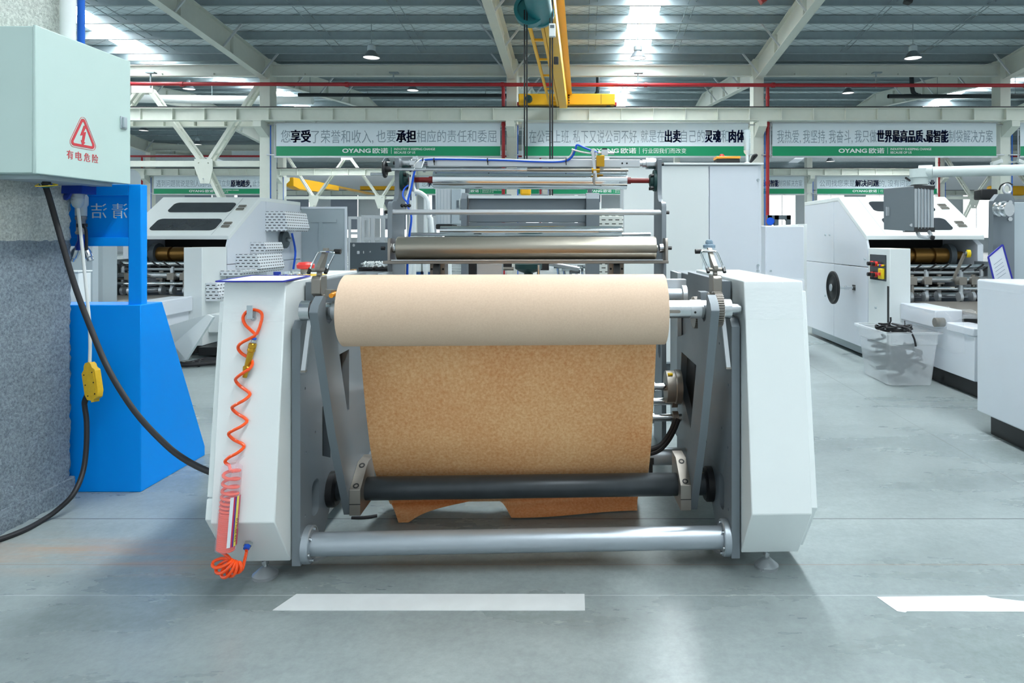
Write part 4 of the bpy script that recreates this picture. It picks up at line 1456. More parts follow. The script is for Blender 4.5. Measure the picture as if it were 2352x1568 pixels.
# ---------------------------------------------------------------- roll shaft and paper roll
RS = MM @ Matrix.Translation((0, 0, 1.024))
sh_ = thing('roll_shaft', 'steel roll shaft with bearings and gear, lying in the swing arms', 'shaft', m=MM @ Matrix.Translation((.8, 0, 1.0)))
B().lathe((.03, 0, 1.024), (1, 0, 0), [(0, .016), (.045, .016), (.045, .026), (.075, .026), (.08, .03), (.11, .03), (.135, .03), (.135, .0345), (1.548, .0345), (1.548, .03), (1.60, .03), (1.6, .02), (1.66, .02)], 36).build('shaft_body', STEEL, sh_)
for side in (-1, 1):
    a, b_ = mir(.022, side), mir(.058, side)
    bo = B().ring((a, 0, 1.024), (b_, 0, 1.024), .0385, .022, 32).build('bearing', STEEL, sh_)
    B().ring((mir(.058, side), 0, 1.024), (mir(.062, side), 0, 1.024), .033, .02, 32).build('seal', BLACK, bo)
    a, b_ = mir(.138, side), mir(.18, side)
    B().ring((a, 0, 1.024), (b_, 0, 1.024), .0365, .034, 32).build('collar', ALU, sh_)
    pz = Vector((mir(.165, side), -.0365, 1.015))
    B().cyl(pz + Vector((0, .004, 0)), pz + Vector((0, -.0006, 0)), .0045, n=12).build('set_screw_hole', BLACK, sh_)
B().cyl((1.66, 0, 1.024), (1.672, 0, 1.024), .018, n=20).build('end_cap', BLACK, sh_)
gr = B()
gear(gr, (1.585, 0, 1.024), .068, .03, 44)
gr.build('gear', STEELW, sh_, smooth=20)
ky = B()
vs, fs = curve_mesh([rrect(1.40, 1.012, 1.452, 1.024, .006)], .003)
ky.add([(p.x, -.0345 + p.z * .3, p.y) for p in vs], fs)
ky.build('key_slot', STEELW, sh_)

pr = thing('paper_roll', 'large roll of smooth brown kraft paper on the machine', 'paper roll', m=MM @ Matrix.Translation((.79, 0, .89)))
U0, U1, RR = .184, 1.394, .1345
B().lathe((U0, 0, 1.024), (1, 0, 0), [(0, .04), (0, RR - .002), (.002, RR), (U1 - U0 - .002, RR), (U1 - U0, RR - .002), (U1 - U0, .04), (0, .04)], 96, caps=False).build('roll', KRAFT_ROLL, pr, smooth=40)
B().ring((U0 - .001, 0, 1.024), (U1 + .001, 0, 1.024), .04, .0355, 40).build('core', CARDB, pr)
# the web hangs from the back of the roll down behind the black shaft and curls on the floor
prof = [(RR - .001, 1.02), (RR + .004, .98), (.16, .90), (.19, .80), (.23, .66), (.28, .52), (.33, .40), (.40, .28), (.49, .17), (.60, .095), (.66, .045)]
wl = [(i, p) for i, p in enumerate(catmull([(0, a, b) for a, b in prof], 6))]
NP = len(wl) - 1
wb = B()
def web(s, t):
    k = t * NP
    i = min(int(k), NP - 1)
    p = wl[i][1].lerp(wl[i + 1][1], k - i)
    u = U0 + .005 + s * (U1 - U0 - .01)
    amp = t * t
    v = p.y + amp * .02 * math.sin(2.2 * PI * s + 1.2) + amp * .012 * math.sin(5 * s + 9 * t)
    w = p.z + amp * (.018 * math.sin(3 * s) - .02 * (1 - s))
    return (u + amp * .01 * (s - .5), v, w)
wb.grid(web, 60, 70)
wo = wb.build('hanging_web', KRAFT_WEB, pr, smooth=80)
# torn tongue at the left that curls towards the camera, and the folded flap at the right
def edge(s):
    return Vector(web(s, 1.0))
tg = B()
def tongue(s, t):
    a = edge(.0 + .32 * s)
    tip = Vector((.262 + .045 * s, .52, .003))
    wdt = (1 - t) ** .8
    mid = a.lerp(tip, t)
    mid.x = tip.x * t + (1 - t) * (U0 + .005 + .32 * s * (U1 - U0)) - .05 * math.sin(PI * t) * s
    mid.z = a.z * (1 - t) ** 1.6 + .003 + .01 * math.sin(PI * t)
    return mid
tg.grid(tongue, 16, 14)
tg.build('torn_tongue', KRAFT_WEB, wo, smooth=80)
fp = B()
def flap(s, t):
    a = edge(.42 + .575 * s)
    ph = t * PI
    v = a.y + .05 * math.sin(ph) - .085 * t
    w = (a.z - .006) * (.5 + .5 * math.cos(ph)) + .006
    sl = .08 * t * (1 - s)
    return (a.x + sl - .025 * t * s, v, w)
fp.grid(flap, 30, 16)
fp.build('folded_flap', KRAFT_WEB, wo, smooth=80)

# ---------------------------------------------------------------- coiled air hose and folder on the left cover
ch = thing('coiled_air_hose', 'orange coiled air hose with brass blow gun hung on the left white cover', 'hose', m=Matrix.Translation(MM @ onc(560, 1000, .02)))
pl = []
for (px, py, off) in ((576, 842, .03), (582, 800, .03), (589, 768, .022), (596, 752, .02), (602, 728, .015), (598, 716, .013), (581, 711, .012), (565, 717, .013), (558, 730, .015), (563, 745, .016), (576, 758, .02), (586, 769, .028), (574, 777, .03),
                      (552, 789, .03), (547, 800, .02), (556, 812, .012), (572, 822, .01), (580, 832, .014), (575, 845, .035), (560, 855, .042), (545, 866, .035), (541, 873, .02), (550, 885, .01), (568, 898, .008), (574, 906, .012),
                      (562, 918, .03), (540, 930, .03), (533, 937, .02), (544, 949, .01), (562, 960, .008), (567, 968, .012), (554, 979, .03), (534, 989, .03), (525, 997, .02), (538, 1010, .01), (556, 1019, .008), (560, 1027, .012),
                      (545, 1040, .03), (526, 1050, .028), (517, 1060, .022), (527, 1069, .022)):
    pl.append(MM @ onc(px, py, off))
pl = pl[2:]
# helix inside the sleeve
a, b_ = onc(533, 1072, .035), onc(508, 1272, .035)
b_ = Vector((b_.x, -.155, b_.z))
axv = (b_ - a).normalized()
e1 = axv.cross(Vector((0, 1, 0))).normalized()
e2 = axv.cross(e1)
dense = [0, .1, .2, .29, .36, .42, .47, .515, .555] + [.555 + .0235 * i for i in range(1, 20)]
hel = []
for i in range(len(dense) - 1):
    for j in range(10):
        t = dense[i] + (dense[i + 1] - dense[i]) * j / 10
        an = 2 * PI * j / 10 + .6
        hel.append(MM @ (a.lerp(b_, t) - e1 * math.cos(an) * .026 + e2 * math.sin(an) * .024))
loose = []
for k, (fx, fy) in enumerate(((488, 1298), (497, 1314), (511, 1325), (527, 1323), (544, 1315))):
    sx, sy = 532 + 3.5 * k, 1284 + 1.0 * k
    d = Vector((fx - sx, fy - sy)); n = Vector((-d.y, d.x)).normalized() * 9
    for t, sg in ((.08, .5), (.45, 1), (.85, .9), (1.0, 0), (.85, -.9), (.45, -1), (.08, -.5)):
        loose.append(MM @ mv(sx + d.x * t + n.x * sg, sy + d.y * t + n.y * sg, -.16 + .016 * sg))
end = [MM @ mv(548, 1310, -.15), MM @ mv(556, 1308, -.12), MM @ mv(561, 1290, -.1), MM @ mv(566, 1268, -.08), MM @ (FIT + Vector((0, 0, -.004)))]
MB().tube(pl, .0056, 10, 4).build('stretched_hose', ORANGE, ch)
MB().tube([pl[-1]] + hel[2:] , .0056, 8, 2).build('coiled_hose', ORANGE, ch)
MB().tube([hel[-1]] + loose + end, .0056, 8, 3).build('loose_hose', ORANGE, ch)
sv = B().lathe(a - axv * .012, axv, [(0, .012), (.004, .026), (.012, .034), (.3, .035), ((b_ - a).length + .01, .034), ((b_ - a).length + .02, .02)], 28, caps=False)
svo = sv.build('plastic_sleeve', BAG, ch)
bw = B()
tw = a - axv * .012
bw.grid(lambda s, t: tw + e1 * (-.05 + .085 * s) * (.4 + .6 * t) - axv * .025 * t + e2 * (.012 * math.sin(9 * s) - .02) , 12, 4)
bw.build('sleeve_tuft', BAG, svo, smooth=80)
# printed wrap: colour bars running along the sleeve
def wrap(an0, an1, t0, t1, r=.0356):
    m = B()
    L_ = (b_ - a).length
    def fn_(s, t):
        an = an0 + (an1 - an0) * s
        return a + axv * L_ * (t0 + (t1 - t0) * t) + e1 * math.cos(an) * r + e2 * math.sin(an) * r
    m.grid(fn_, 6, 2)
    return m
# e1 points to +u or -u; find which angle faces the camera
tocam = (MI @ Vector((0, 0, EYE)) - a).normalized()
face = math.atan2(tocam.dot(e2), tocam.dot(e1))
du = 1 if e1.x > 0 else -1
fs_ = -1 if (math.cos(face + .3) * e1.x + math.sin(face + .3) * e2.x) > (math.cos(face) * e1.x + math.sin(face) * e2.x) else 1
MAG = mat('magenta print', rgb(196, 40, 80), .3)
VIO = mat('violet print', rgb(74, 50, 140), .3)
YLW = mat('yellow print', rgb(235, 220, 90), .3)
for (p0, p1, m_) in ((.08, .4, PAPERW), (.4, .56, MAG), (.56, .72, VIO), (.72, 1.02, YLW), (1.02, 1.5, MAG)):
    wrap(face - fs_ * p0, face - fs_ * p1, .33, .93).build('printed_label', m_, svo, smooth=60)
def curved_text(s, an, t0, t1, hgt, m_, name):
    vs, fs = [], []
    tm = MB()
    text_mesh(tm, s, (0, 0, 0), (1, 0, 0), (0, 1, 0), t1 - t0, hgt, 0, .0006)
    L_ = (b_ - a).length
    m = B()
    m.add([a + axv * L_ * (t0 + p.x) + e1 * math.cos(an + fs_ * -p.y / .0362) * .0362 + e2 * math.sin(an + fs_ * -p.y / .0362) * .0362 for p in tm.v], tm.f)
    m.build(name, m_, svo, smooth=0)
curved_text('PU TUBE-8X5', face - fs_ * .78, .60, .88, .008, BLACK, 'label_text')
curved_text('AIR HOSE', face - fs_ * 1.1, .56, .74, .007, PAPERW, 'label_text')
# brass blow gun
g0, g1 = onc(583, 780, .022), onc(563, 862, .012)
gd = (g1 - g0).normalized()
Lg = (g1 - g0).length
gn = B().lathe(g0 + gd * .012, gd, [(0, .011), (.004, .014), (.018, .014), (.02, .0125), (.024, .014), (.03, .014), (.033, .0115), (.085, .0105), (.088, .014), (.096, .014), (.098, .0115), (.1, .0135), (Lg - .025, .0105), (Lg - .025, .0085), (Lg - .005, .008)], 20)
gno = gn.build('blow_gun', BRASS, ch)
B().lathe(g0 - gd * .002, gd, [(0, .006), (.002, .0085), (.012, .0085)], 12).build('gun_fitting', STEEL, gno)
B().lathe(g0 - gd * .008, gd, [(0, .008), (.006, .009)], 12).build('gun_ring', HOSEBLUE, gno)

fo_ = thing('document_folder', 'clear folder with blue edges lying on the left white cover', 'folder', m=MM @ Matrix.Translation((-.16, .05, 1.1365)))
zt_ = 1.1385
cnr = []
for (px, py) in ((497, 647), (651, 647), (711, 634), (578, 634)):
    t = (EYE - zt_) * F_PX / (py - CY)
    cnr.append(MI @ Vector(((px - CX) / F_PX * t, t, zt_)))
vs, fs = curve_mesh([[(p.x, p.y) for p in cnr]], .002)
B().add([(p.x, p.y, zt_ + .001 + p.z) for p in vs], fs).build('sheet', PAPERW, fo_, smooth=0)
for i in range(4):
    B().bar(cnr[i] + Vector((0, 0, .0015)), cnr[(i + 1) % 4] + Vector((0, 0, .0015)), .008, .005).build('blue_edge', BLUEEDGE, fo_, smooth=0)

# water bottle on the right cover
wbp = mv(1612, 622, .42)
wb_ = thing('water_bottle', 'clear water bottle with blue-grey lid standing on the right white cover', 'bottle', m=MM @ Matrix.Translation((1.745, .78, 1.134)))
zc = 1.1345
KB = MM @ Matrix.Translation((1.745, .78, zc)) @ Matrix.Diagonal((.85, .85, .78, 1))
MB(KB).lathe((0, 0, 0), (0, 0, 1), [(0, .03), (.004, .04), (.05, .041), (.13, .034), (.145, .034)], 24).build('bottle_body', CLEARP, wb_)
LID = mat('blue grey lid', rgb(118, 142, 160), .4)
MB(KB).lathe((0, 0, .145), (0, 0, 1), [(0, .036), (.018, .036), (.022, .030), (.025, .022), (.04, .022), (.05, .016), (.053, .006)], 24).build('lid', LID, wb_)
# ================================================================ roller frame behind the unwinder (machine coordinates)
rf = thing('roller_frame', 'tall grey roller frame with chrome and nickel rollers behind the paper roll', 'machine', m=MM @ Matrix.Translation((.82, 1.65, 0)))
TP = [(1.5, .0), (1.5, 1.485), (1.512, 1.508), (1.54, 1.518), (1.62, 1.522), (1.655, 1.54), (1.675, 1.575), (1.68, 1.62), (1.68, 1.795), (1.84, 1.795), (1.84, .0)]
for u0, u1 in ((-.03, -.003), (1.618, 1.645)):
    m = B()
    plate_u(m, TP, [circ(1.6, .6, .05)], u0, u1)
    m.build('side_plate', GREY, rf, bevel=.003, smooth=30)
B().cyl((-.003, 1.53, 1.452), (1.618, 1.53, 1.452), .0165, n=20).build('tie_rod', ALU, rf)
for u, s in ((-.03, -1), (1.645, 1)):
    for (v, w) in ((1.53, 1.452), (1.44, 1.236), (1.74, 1.77)):
        B().cyl((u, v, w), (u + s * .022, v, w), .012, n=6).build('bolt', BLACK, rf)
# big satin roller with end brackets on an angle bar
nr = B().lathe((.035, 1.43, 1.236), (1, 0, 0), [(0, .02), (.012, .02), (.012, .066), (.014, .068), (1.531, .068), (1.533, .066), (1.533, .02), (1.545, .02)], 44)
nro = nr.build('nickel_roller', SATIN, rf)
for u, s in ((.022, -1), (1.592, 1)):
    B().ring((u, 1.43, 1.236), (u + .024, 1.43, 1.236), .028, .0201, 20).build('collar', STEEL, nro)
    br = B()
    plate_u(br, [(1.36, 1.155), (1.36, 1.27), (1.375, 1.295), (1.47, 1.295), (1.49, 1.275), (1.49, 1.155)], [], u + s * .022 - .007 + .012, u + s * .022 + .007 + .012)
    br.build('bearing_bracket', STEELW, rf, bevel=.002)
B().box((-.02, 1.35, 1.147), (1.635, 1.5, 1.165)).build('base_bar', STEELW, rf, bevel=.003)
B().box((.03, 1.342, 1.165), (1.6, 1.352, 1.172)).build('wiper_blade', STEEL, rf)
# chrome cylinder on red journals with green flange bearings
cc = B().lathe((.2, 1.75, 1.665), (1, 0, 0), [(0, .052), (.002, .058), (1.228, .058), (1.23, .052)], 48)
cco = cc.build('chrome_cylinder', CHROME, rf)
for u0, u1 in ((0.03, .2), (1.43, 1.59)):
    B().cyl((u0, 1.75, 1.665), (u1, 1.75, 1.665), .017, n=20).build('red_journal', DKRED, cco)
B().cyl((.17, 1.75, 1.665), (.2, 1.75, 1.665), .022, n=20).build('red_shoulder', DKRED, cco)
B().cyl((1.43, 1.75, 1.665), (1.455, 1.75, 1.665), .022, n=20).build('red_shoulder', DKRED, cco)
for u, s in ((-.003, 1), (1.618, -1)):
    fb = B().lathe((u, 1.75, 1.665), (s, 0, 0), [(0, .07), (.018, .068), (.022, .045), (.04, .042), (.045, .022)], 24)
    fbo = fb.build('flange_bearing', GREENB, rf)
    for k in range(4):
        a = PI / 4 + k * PI / 2
        p = Vector((u + s * .018, 1.75 + .056 * math.cos(a), 1.655 + .056 * math.sin(a)))
        B().cyl(p, p + Vector((s * .022, 0, 0)), .011, n=6).build('bolt', BLACK, fbo)
# top square bar between clamp hubs
B().box((.16, 1.745, 1.752), (1.515, 1.80, 1.80)).build('square_bar', ALU, rf, bevel=.002)
for k in range(2):
    B().cyl((1.4 + .03 * k, 1.742, 1.775), (1.4 + .03 * k, 1.746, 1.775), .006, n=10).build('dark_hole', BLACK, rf)
for u0, s in ((-.003, 1), (1.618, -1)):
    B().lathe((u0, 1.773, 1.776), (s, 0, 0), [(0, .036), (.062, .036), (.064, .026), (.085, .026), (.087, .02), (.17, .02)], 24).build('clamp_hub', STEEL, rf)
# lead screw with handwheel, coupling and sensor carriage
B().cyl((-.075, 1.66, 1.722), (.76, 1.66, 1.722), .010, n=14).build('adjusting_rod', STEEL, rf)
B().cyl((.76, 1.66, 1.722), (1.43, 1.66, 1.722), .0085, n=14).build('lead_screw', STEELW, rf)
cpo = B().cyl((.735, 1.66, 1.722), (.795, 1.66, 1.722), .015, n=18).build('coupling', STEEL, rf)
hwl = B()
hwl.tube([(-.085, 1.66 + .045 * math.cos(2 * PI * i / 24), 1.722 + .045 * math.sin(2 * PI * i / 24)) for i in range(24)], .0095, 8, closed=True)
hwl.lathe((-.1, 1.66, 1.722), (1, 0, 0), [(0, .014), (.03, .02), (.055, .014)], 16)
for k in range(3):
    a = 2 * PI * k / 3 + .5
    hwl.bar((-.085, 1.66, 1.722), (-.085, 1.66 + .042 * math.cos(a), 1.722 + .042 * math.sin(a)), .01, .012, up=(1, 0, 0))
hwo = hwl.build('handwheel', BLACK, rf)
B().cyl((-.09, 1.63, 1.69), (-.165, 1.63, 1.69), .009, n=12).build('crank_handle', STEEL, hwo)
bl = B().bar((.115, 1.66, 1.727), (.128, 1.73, 1.80), .05, .012, up=(0, -1, 1))
blo = bl.build('rod_bracket', ALU, rf, bevel=.002)
for u in (.082, .15):
    B().ring((u, 1.66, 1.722), (u + .016, 1.66, 1.722), .017, .0101, 16).build('shaft_collar', STEEL, rf)
sc = B().bar((1.225, 1.655, 1.655), (1.205, 1.655, 1.855), .02, .024, up=(0, 1, 0))
sco = sc.build('sensor_carriage', ALU, rf, bevel=.002)
B().cyl((1.2, 1.66, 1.722), (1.25, 1.66, 1.722), .018, n=14).build('brass_nut', BRASS, sco)
B().box((1.228, 1.63, 1.742), (1.278, 1.69, 1.812)).build('brass_block', BRASS, sco, bevel=.002)
B().box((1.22, 1.64, 1.812), (1.235, 1.68, 1.832)).build('valve_mount', STEEL, sco)
vv = B().cyl((1.24, 1.65, 1.83), (1.34, 1.65, 1.828), .009, n=12)
vv.box((1.26, 1.635, 1.815), (1.30, 1.665, 1.848))
vv.build('air_valve', ALU, sco)
B().box((1.265, 1.64, 1.848), (1.295, 1.66, 1.858)).build('valve_cap', BLACK, sco)
B().bar((1.215, 1.65, 1.70), (1.215, 1.65, 1.625), .012, .016, up=(0, 1, 0)).build('scraper', STEELW, sco)
# blue and white air hoses with cable ties
def hpath(dx, dz):
    P_ = [(935, 640, 1.62), (938, 560, 1.62), (945, 500, 1.62), (936, 470, 1.64), (945, 430, 1.66), (952, 395, 1.66), (962, 374, 1.7), (985, 366, 1.72), (1060, 366, 1.72), (1160, 368, 1.72), (1230, 371, 1.72), (1290, 371, 1.72), (1312, 362, 1.71), (1322, 342, 1.69)]
    return [mv(px + dx, py + dz, v) for px, py, v in P_]
B().tube(hpath(0, 0) + [mv(1326, 333, 1.68), mv(1345, 340, 1.67), mv(1375, 351, 1.66)], .0065, 8, 5).build('blue_air_hose', HOSEBLUE, rf)
B().tube(hpath(-4, -2)[:-1] + [mv(1316, 345, 1.69), mv(1314, 343, 1.69), mv(1335, 349, 1.68), mv(1368, 354, 1.66)], .0055, 8, 5).build('white_air_hose', HOSEWHITE, rf)
B().tube([mv(940, 470, 1.62), mv(926, 452, 1.62), mv(928, 435, 1.63), mv(938, 425, 1.64)], .005, 8, 5).build('blue_air_hose', HOSEBLUE, rf)
for px in (972, 997, 1120, 1300):
    p = mv(px, 368, 1.715)
    B().ring(p - Vector((.003, 0, 0)), p + Vector((.003, 0, 0)), .016, .0135, 16).build('cable_tie', BLACK, rf)
    B().cyl(p + Vector((0, 0, -.012)), p + Vector((.002, 0, -.03)), .003, n=6).build('tie_tail', BLACK, rf)
for k in range(3):
    p = mv(924 + k * 8, 472, 1.6)
    B().ball(p, .012, 10, 8).build('hose_fitting', BLACK, rf)
for (px, py) in ((943, 392), (944, 404), (946, 418), (944, 430)):
    p = mv(px, py, 1.68)
    B().ball(p, .009, 8, 6).build('hose_fitting', BLACK, rf)
B().box(mv(939, 402, 1.69), mv(952, 440, 1.72)).build('pneumatic_cylinder', ALU, rf, bevel=.003)
B().cyl(mv(945, 440, 1.70), mv(945, 460, 1.70), .008, n=10).build('piston_rod', CHROME, rf)
fr_ = B().box(mv(940, 368, 1.68), mv(954, 380, 1.7))
fr_.box(mv(948, 358, 1.68), mv(960, 368, 1.7))
fr_.build('air_regulator', STEEL, rf, bevel=.002)
# second roller and lower guides
B().cyl((.2, 2.0, 1.345), (1.42, 2.0, 1.345), .032, n=32).build('rear_roller', CHROME, rf)
B().cyl((-.003, 2.0, 1.32), (1.618, 2.0, 1.32), .012, n=12).build('rear_shaft', STEEL, rf)
B().box((.22, 2.03, 1.29), (1.4, 2.06, 1.345)).build('rear_bar', GREYD, rf)
for px in (1008, 1414):
    gx = mv(px, 615, 1.55)
    b1 = B().box((gx.x - .045, 1.5, 1.0), (gx.x + .045, 1.62, 1.147))
    bo = b1.build('guide_block', STEELW, rf, bevel=.003)
    B().cyl((gx.x - .018, 1.492, 1.10), (gx.x + .018, 1.492, 1.10), .045, n=24).build('guide_wheel', GREYD, bo)
    for sg in (-1, 1):
        B().cyl((gx.x + sg * .034, 1.497, 1.11), (gx.x + sg * .034, 1.5, 1.11), .007, n=10).build('screw', BLACK, bo)
B().box((-.003, 1.55, .98), (1.618, 1.75, 1.0)).build('bed_plate', GREYL, rf)
kb = B().lathe((1.5, 1.56, 1.03), (0, 0, 1), [(0, .01), (.012, .01), (.014, .03), (.03, .03), (.034, .012)], 8)
kbo = kb.build('star_knob', BLACK, rf)
B().box((1.44, 1.54, 1.01), (1.56, 1.6, 1.03)).build('knob_base', BLACK, rf)
cyl = B().box(mv(1095, 605, 1.9), mv(1156, 640, 2.0))
cyo = cyl.build('actuator', ALU, rf, bevel=.003)
B().box(mv(1076, 605, 1.9), mv(1096, 640, 2.0)).build('actuator_end', BLACK, cyo, bevel=.003)
B().cyl(mv(1156, 617, 1.95), mv(1180, 617, 1.95), .012, n=10).build('actuator_rod', STEELW, cyo)
gm_ = B().lathe(mv(1214, 606, 1.9), (0, 0, -1), [(0, .09), (.03, .09), (.05, .06), (.06, .03), (.14, .03)], 20)
gm_.build('gear_motor', GREENB, rf)
B().cyl(mv(1237, 608, 1.8), mv(1237, 638, 1.8), .01, n=10).build('guide_rod', CHROME, rf)

# ================================================================ feeder gantry behind the roller frame
fg = thing('feeder_gantry', 'grey feeder gantry with two wide cross beams, seen through the roller frame', 'machine', m=MM @ Matrix.Translation((.85, 3.0, 0)))
for (a, b_) in ((1061, 1077), (1346, 1376)):
    pa, pb = mv(a, 440, 3.0), mv(b_, 440, 3.0)
    pp = B()
    w1 = mv(a, 443, 3.0).z
    plate_u(pp, [(2.95, .0), (2.95, w1 - .05), (2.99, w1), (3.14, w1), (3.16, w1 - .04), (3.16, .0)], [], pa.x, pa.x + .045 if a < 1200 else pb.x)
    pp.build('post', GREY, fg, bevel=.004, smooth=30)
pa, pb = mv(1077, 456, 3.02), mv(1346, 512, 3.02)
pc_ = mv(1346, 510, 3.02)
B().box((pa.x, 3.02, mv(1077, 510, 3.02).z), (pb.x, 3.1, pa.z)).build('cross_beam', GREY, fg, bevel=.004)
B().box((pa.x, 3.02, mv(1077, 511, 3.02).z), (pb.x, 3.1, mv(1077, 592, 3.02).z + .0)).build('cross_beam', GREY, fg, bevel=.004)
B().box((pa.x, 2.98, pa.z), (pb.x, 3.14, pa.z + .025)).build('top_plate', PVC, fg)
for px in (1155, 1240):
    B().box(mv(px - 21, 446, 3.0), mv(px + 21, 456, 3.1)).build('rail_block', GREYD, fg, bevel=.004)
for px in (1155, 1240):
    B().box(mv(px - 21, 592, 3.0), mv(px + 21, 620, 3.05)).build('slide_block', BLACK, fg, bevel=.004)
for px in (1074, 1355):
    B().cyl(mv(px, 443, 3.05), mv(px, 432, 3.05), .02, n=12).build('eye_nut', GREYD, fg)
hm = B()
for (px, py, r) in ((1056, 470, .05), (1056, 492, .05)):
    c = mv(px, py, 3.05)
    hm.ring(c, c + Vector((.012, 0, 0)), r, r * .7, 20)
hm.build('pulley', PVC, fg)
tb_ = B().box(mv(1040, 392, 3.3), mv(1360, 382, 3.5))
tb_.box(mv(1040, 381, 3.3), mv(1080, 393, 3.36)).box(mv(1322, 381, 3.3), mv(1360, 393, 3.36))
# clear feed tray
tr = B().grid(lambda s, t: mv(1178 + 150 * s, 596 + 40 * t, 3.25 + .05 * math.sin(4 * s)), 8, 4)
tr.build('film_guard', FILM, fg, smooth=60)
B().cyl(mv(1262, 605, 3.3), mv(1330, 618, 3.3), .02, n=12).build('feed_rod', ALU, fg)
B().box(mv(1082, 600, 3.2), mv(1100, 640, 3.3)).build('motor_box', GREYD, fg)
for k in range(5):
    B().cyl(mv(1280 + 14 * k, 608 + 5 * (k % 2), 3.4), mv(1284 + 14 * k, 640, 3.4), .012, n=8).build('small_post', STEEL, fg)
    B().cyl(mv(1272 + 18 * k, 612 + 6 * (k % 3), 3.35), mv(1300 + 16 * k, 612 + 6 * (k % 3), 3.35), .016, n=10).build('small_roller', CHROME if k % 2 else GREYD, fg)

pgd = thing('perforated_guard', 'cream perforated sheet guard beside the tall white cabinet', 'guard', m=MM @ Matrix.Translation((1.4, 3.4, 0)))
a, b_ = mv(1374, 496, 3.5), mv(1432, 640, 3.5)
B().box((a.x, 3.5, .0), (b_.x, 4.2, a.z)).build('panel', PERF2, pgd, bevel=.006)
a, b_ = mv(1374, 478, 3.5), mv(1432, 496, 3.5)
B().box((a.x, 3.55, b_.z), (b_.x, 4.2, a.z)).build('top_guard', PERF2, pgd, bevel=.01)
c = mv(1378, 470, 3.6)
B().cyl((c.x, 3.6, a.z), (c.x, 3.6, a.z + .06), .012, n=10).build('stud', PVC, pgd)
a, b_ = mv(1424, 600, 3.45), mv(1432, 620, 3.45)
gl = B().box((a.x - .1, 3.48, b_.z), (b_.x, 3.5, a.z))
gl.build('switch_plate', GREYL, pgd)

# grey operator box and white handrail behind the left side of the roller frame
gb = thing('operator_box', 'grey and aluminium operator box behind the roller frame, under the chrome cylinder', 'control box', at(1030, 520, 7.4), 0)
a, b_ = at(1000, 431, 7.4), at(1037, 515, 7.4)
MB().box((a.x, 7.4, b_.z), (b_.x, 7.75, a.z)).build('ribbed_side', ALU, gb, bevel=.01)
for k in range(5):
    MB().box((a.x + .02 + k * .035, 7.394, b_.z), (a.x + .024 + k * .035, 7.4, a.z)).build('rib', GREYL, gb)
c = at(1061, 515, 7.4)
MB().box((b_.x, 7.38, c.z), (c.x, 7.76, a.z + .02)).build('front_panel', GREYL, gb, bevel=.01)
MB().box((a.x, 7.41, b_.z - .05), (b_.x, 7.74, b_.z)).build('lower_trim', BLACK, gb, bevel=.01)
MB().box((b_.x + .06, 7.37, c.z + .18), (b_.x + .09, 7.38, c.z + .26)).build('lock', GREYD, gb)
MB().cyl((a.x + .1, 7.6, .0), (a.x + .1, 7.6, b_.z - .05), .04, n=16).build('stand_post', PVC, gb)
MB().cyl((a.x + .1, 7.6, .0), (a.x + .1, 7.6, .03), .2, n=24).build('stand_foot', PVC, gb)
rl = thing('white_handrail', 'white tubular handrail and steps behind the left plate of the roller frame', 'handrail', at(965, 700, 6.4), 0)
for Y, dx in ((6.2, 0), (7.0, -.02)):
    p = [at(948, 470, Y), at(953, 440, Y), at(980, 456, Y), at(985, 500, Y), at(992, 530, Y)]
    q = [Vector((p[0].x - .04, Y, 0)), p[0], p[1], p[2], p[3], p[4], Vector((p[4].x + .08, Y, 0))]
    MB().tube(q, .022, 10, 4).build('rail', PVC, rl)
    x1, x2 = at(951, 500, Y).x, at(978, 500, Y).x
    for x in (x1, x2):
        MB().cyl((x, Y, 0), (x, Y, at(950, 450, Y).z), .02, n=10).build('post', PVC, rl)
for k in range(3):
    MB().box((at(948, 0, 6.2).x, 6.2, .25 + .28 * k), (at(984, 0, 6.2).x, 7.0, .28 + .28 * k)).build('step', ALU, rl)

# ================================================================ tall cabinet, low cabinet, signal light, remote
tc_ = thing('tall_cabinet', 'tall white control cabinet behind the right side of the machine', 'cabinet', at(1600, 900, 6.5), 0)
a = at(1432, 378, 6.4); b_ = at(1630, 378, 6.4); c = at(1752, 376, 6.4)
zc_ = 1.3 + 167 / 1560 * 6.4
MB().box((a.x, 6.45, .1), (c.x, 7.0, zc_)).build('body', WHITE2, tc_, bevel=.006)
MB().box((a.x + .02, 6.5, .0), (c.x - .02, 6.95, .1)).build('plinth', GREYD, tc_)
d0 = MB().box((a.x + .004, 6.425, .12), (b_.x - .006, 6.449, zc_ - .01)).build('door', WHITE, tc_, bevel=.004)
d1 = MB().box((b_.x + .006, 6.425, .12), (c.x - .03, 6.449, zc_ - .01)).build('door', WHITE2, tc_, bevel=.004)
MB().box((a.x - .0, 6.40, zc_), (c.x + .01, 7.0, zc_ + .018)).build('top', WHITE, tc_, bevel=.004)
for (px, py) in ((1747, 413), (1746, 609), (1626, 609), (1763, 622)):
    p = at(px, py, 6.42)
    MB().cyl((min(p.x, c.x - .04), 6.425, p.z), (min(p.x, c.x - .04), 6.41, p.z), .012, n=10).build('lock', GREYL, d1)
sl = thing('signal_light', 'white signal light on a stem on top of the tall white cabinet', 'signal lamp', (at(1716, 376, 6.6).x, 6.6, zc_ + .018), 0)
x = at(1716, 0, 6.6).x
z0 = zc_ + .018
MB().lathe((x, 6.6, z0), (0, 0, 1), [(0, .04), (.02, .03), (.03, .014), (.1, .014), (.12, .03), (.14, .034)], 18).build('stem', PVC, sl)
MB().lathe((x, 6.6, z0 + .14), (0, 0, 1), [(0, .033), (.19, .033), (.2, .028)], 20).build('lens', CLEARP, sl)
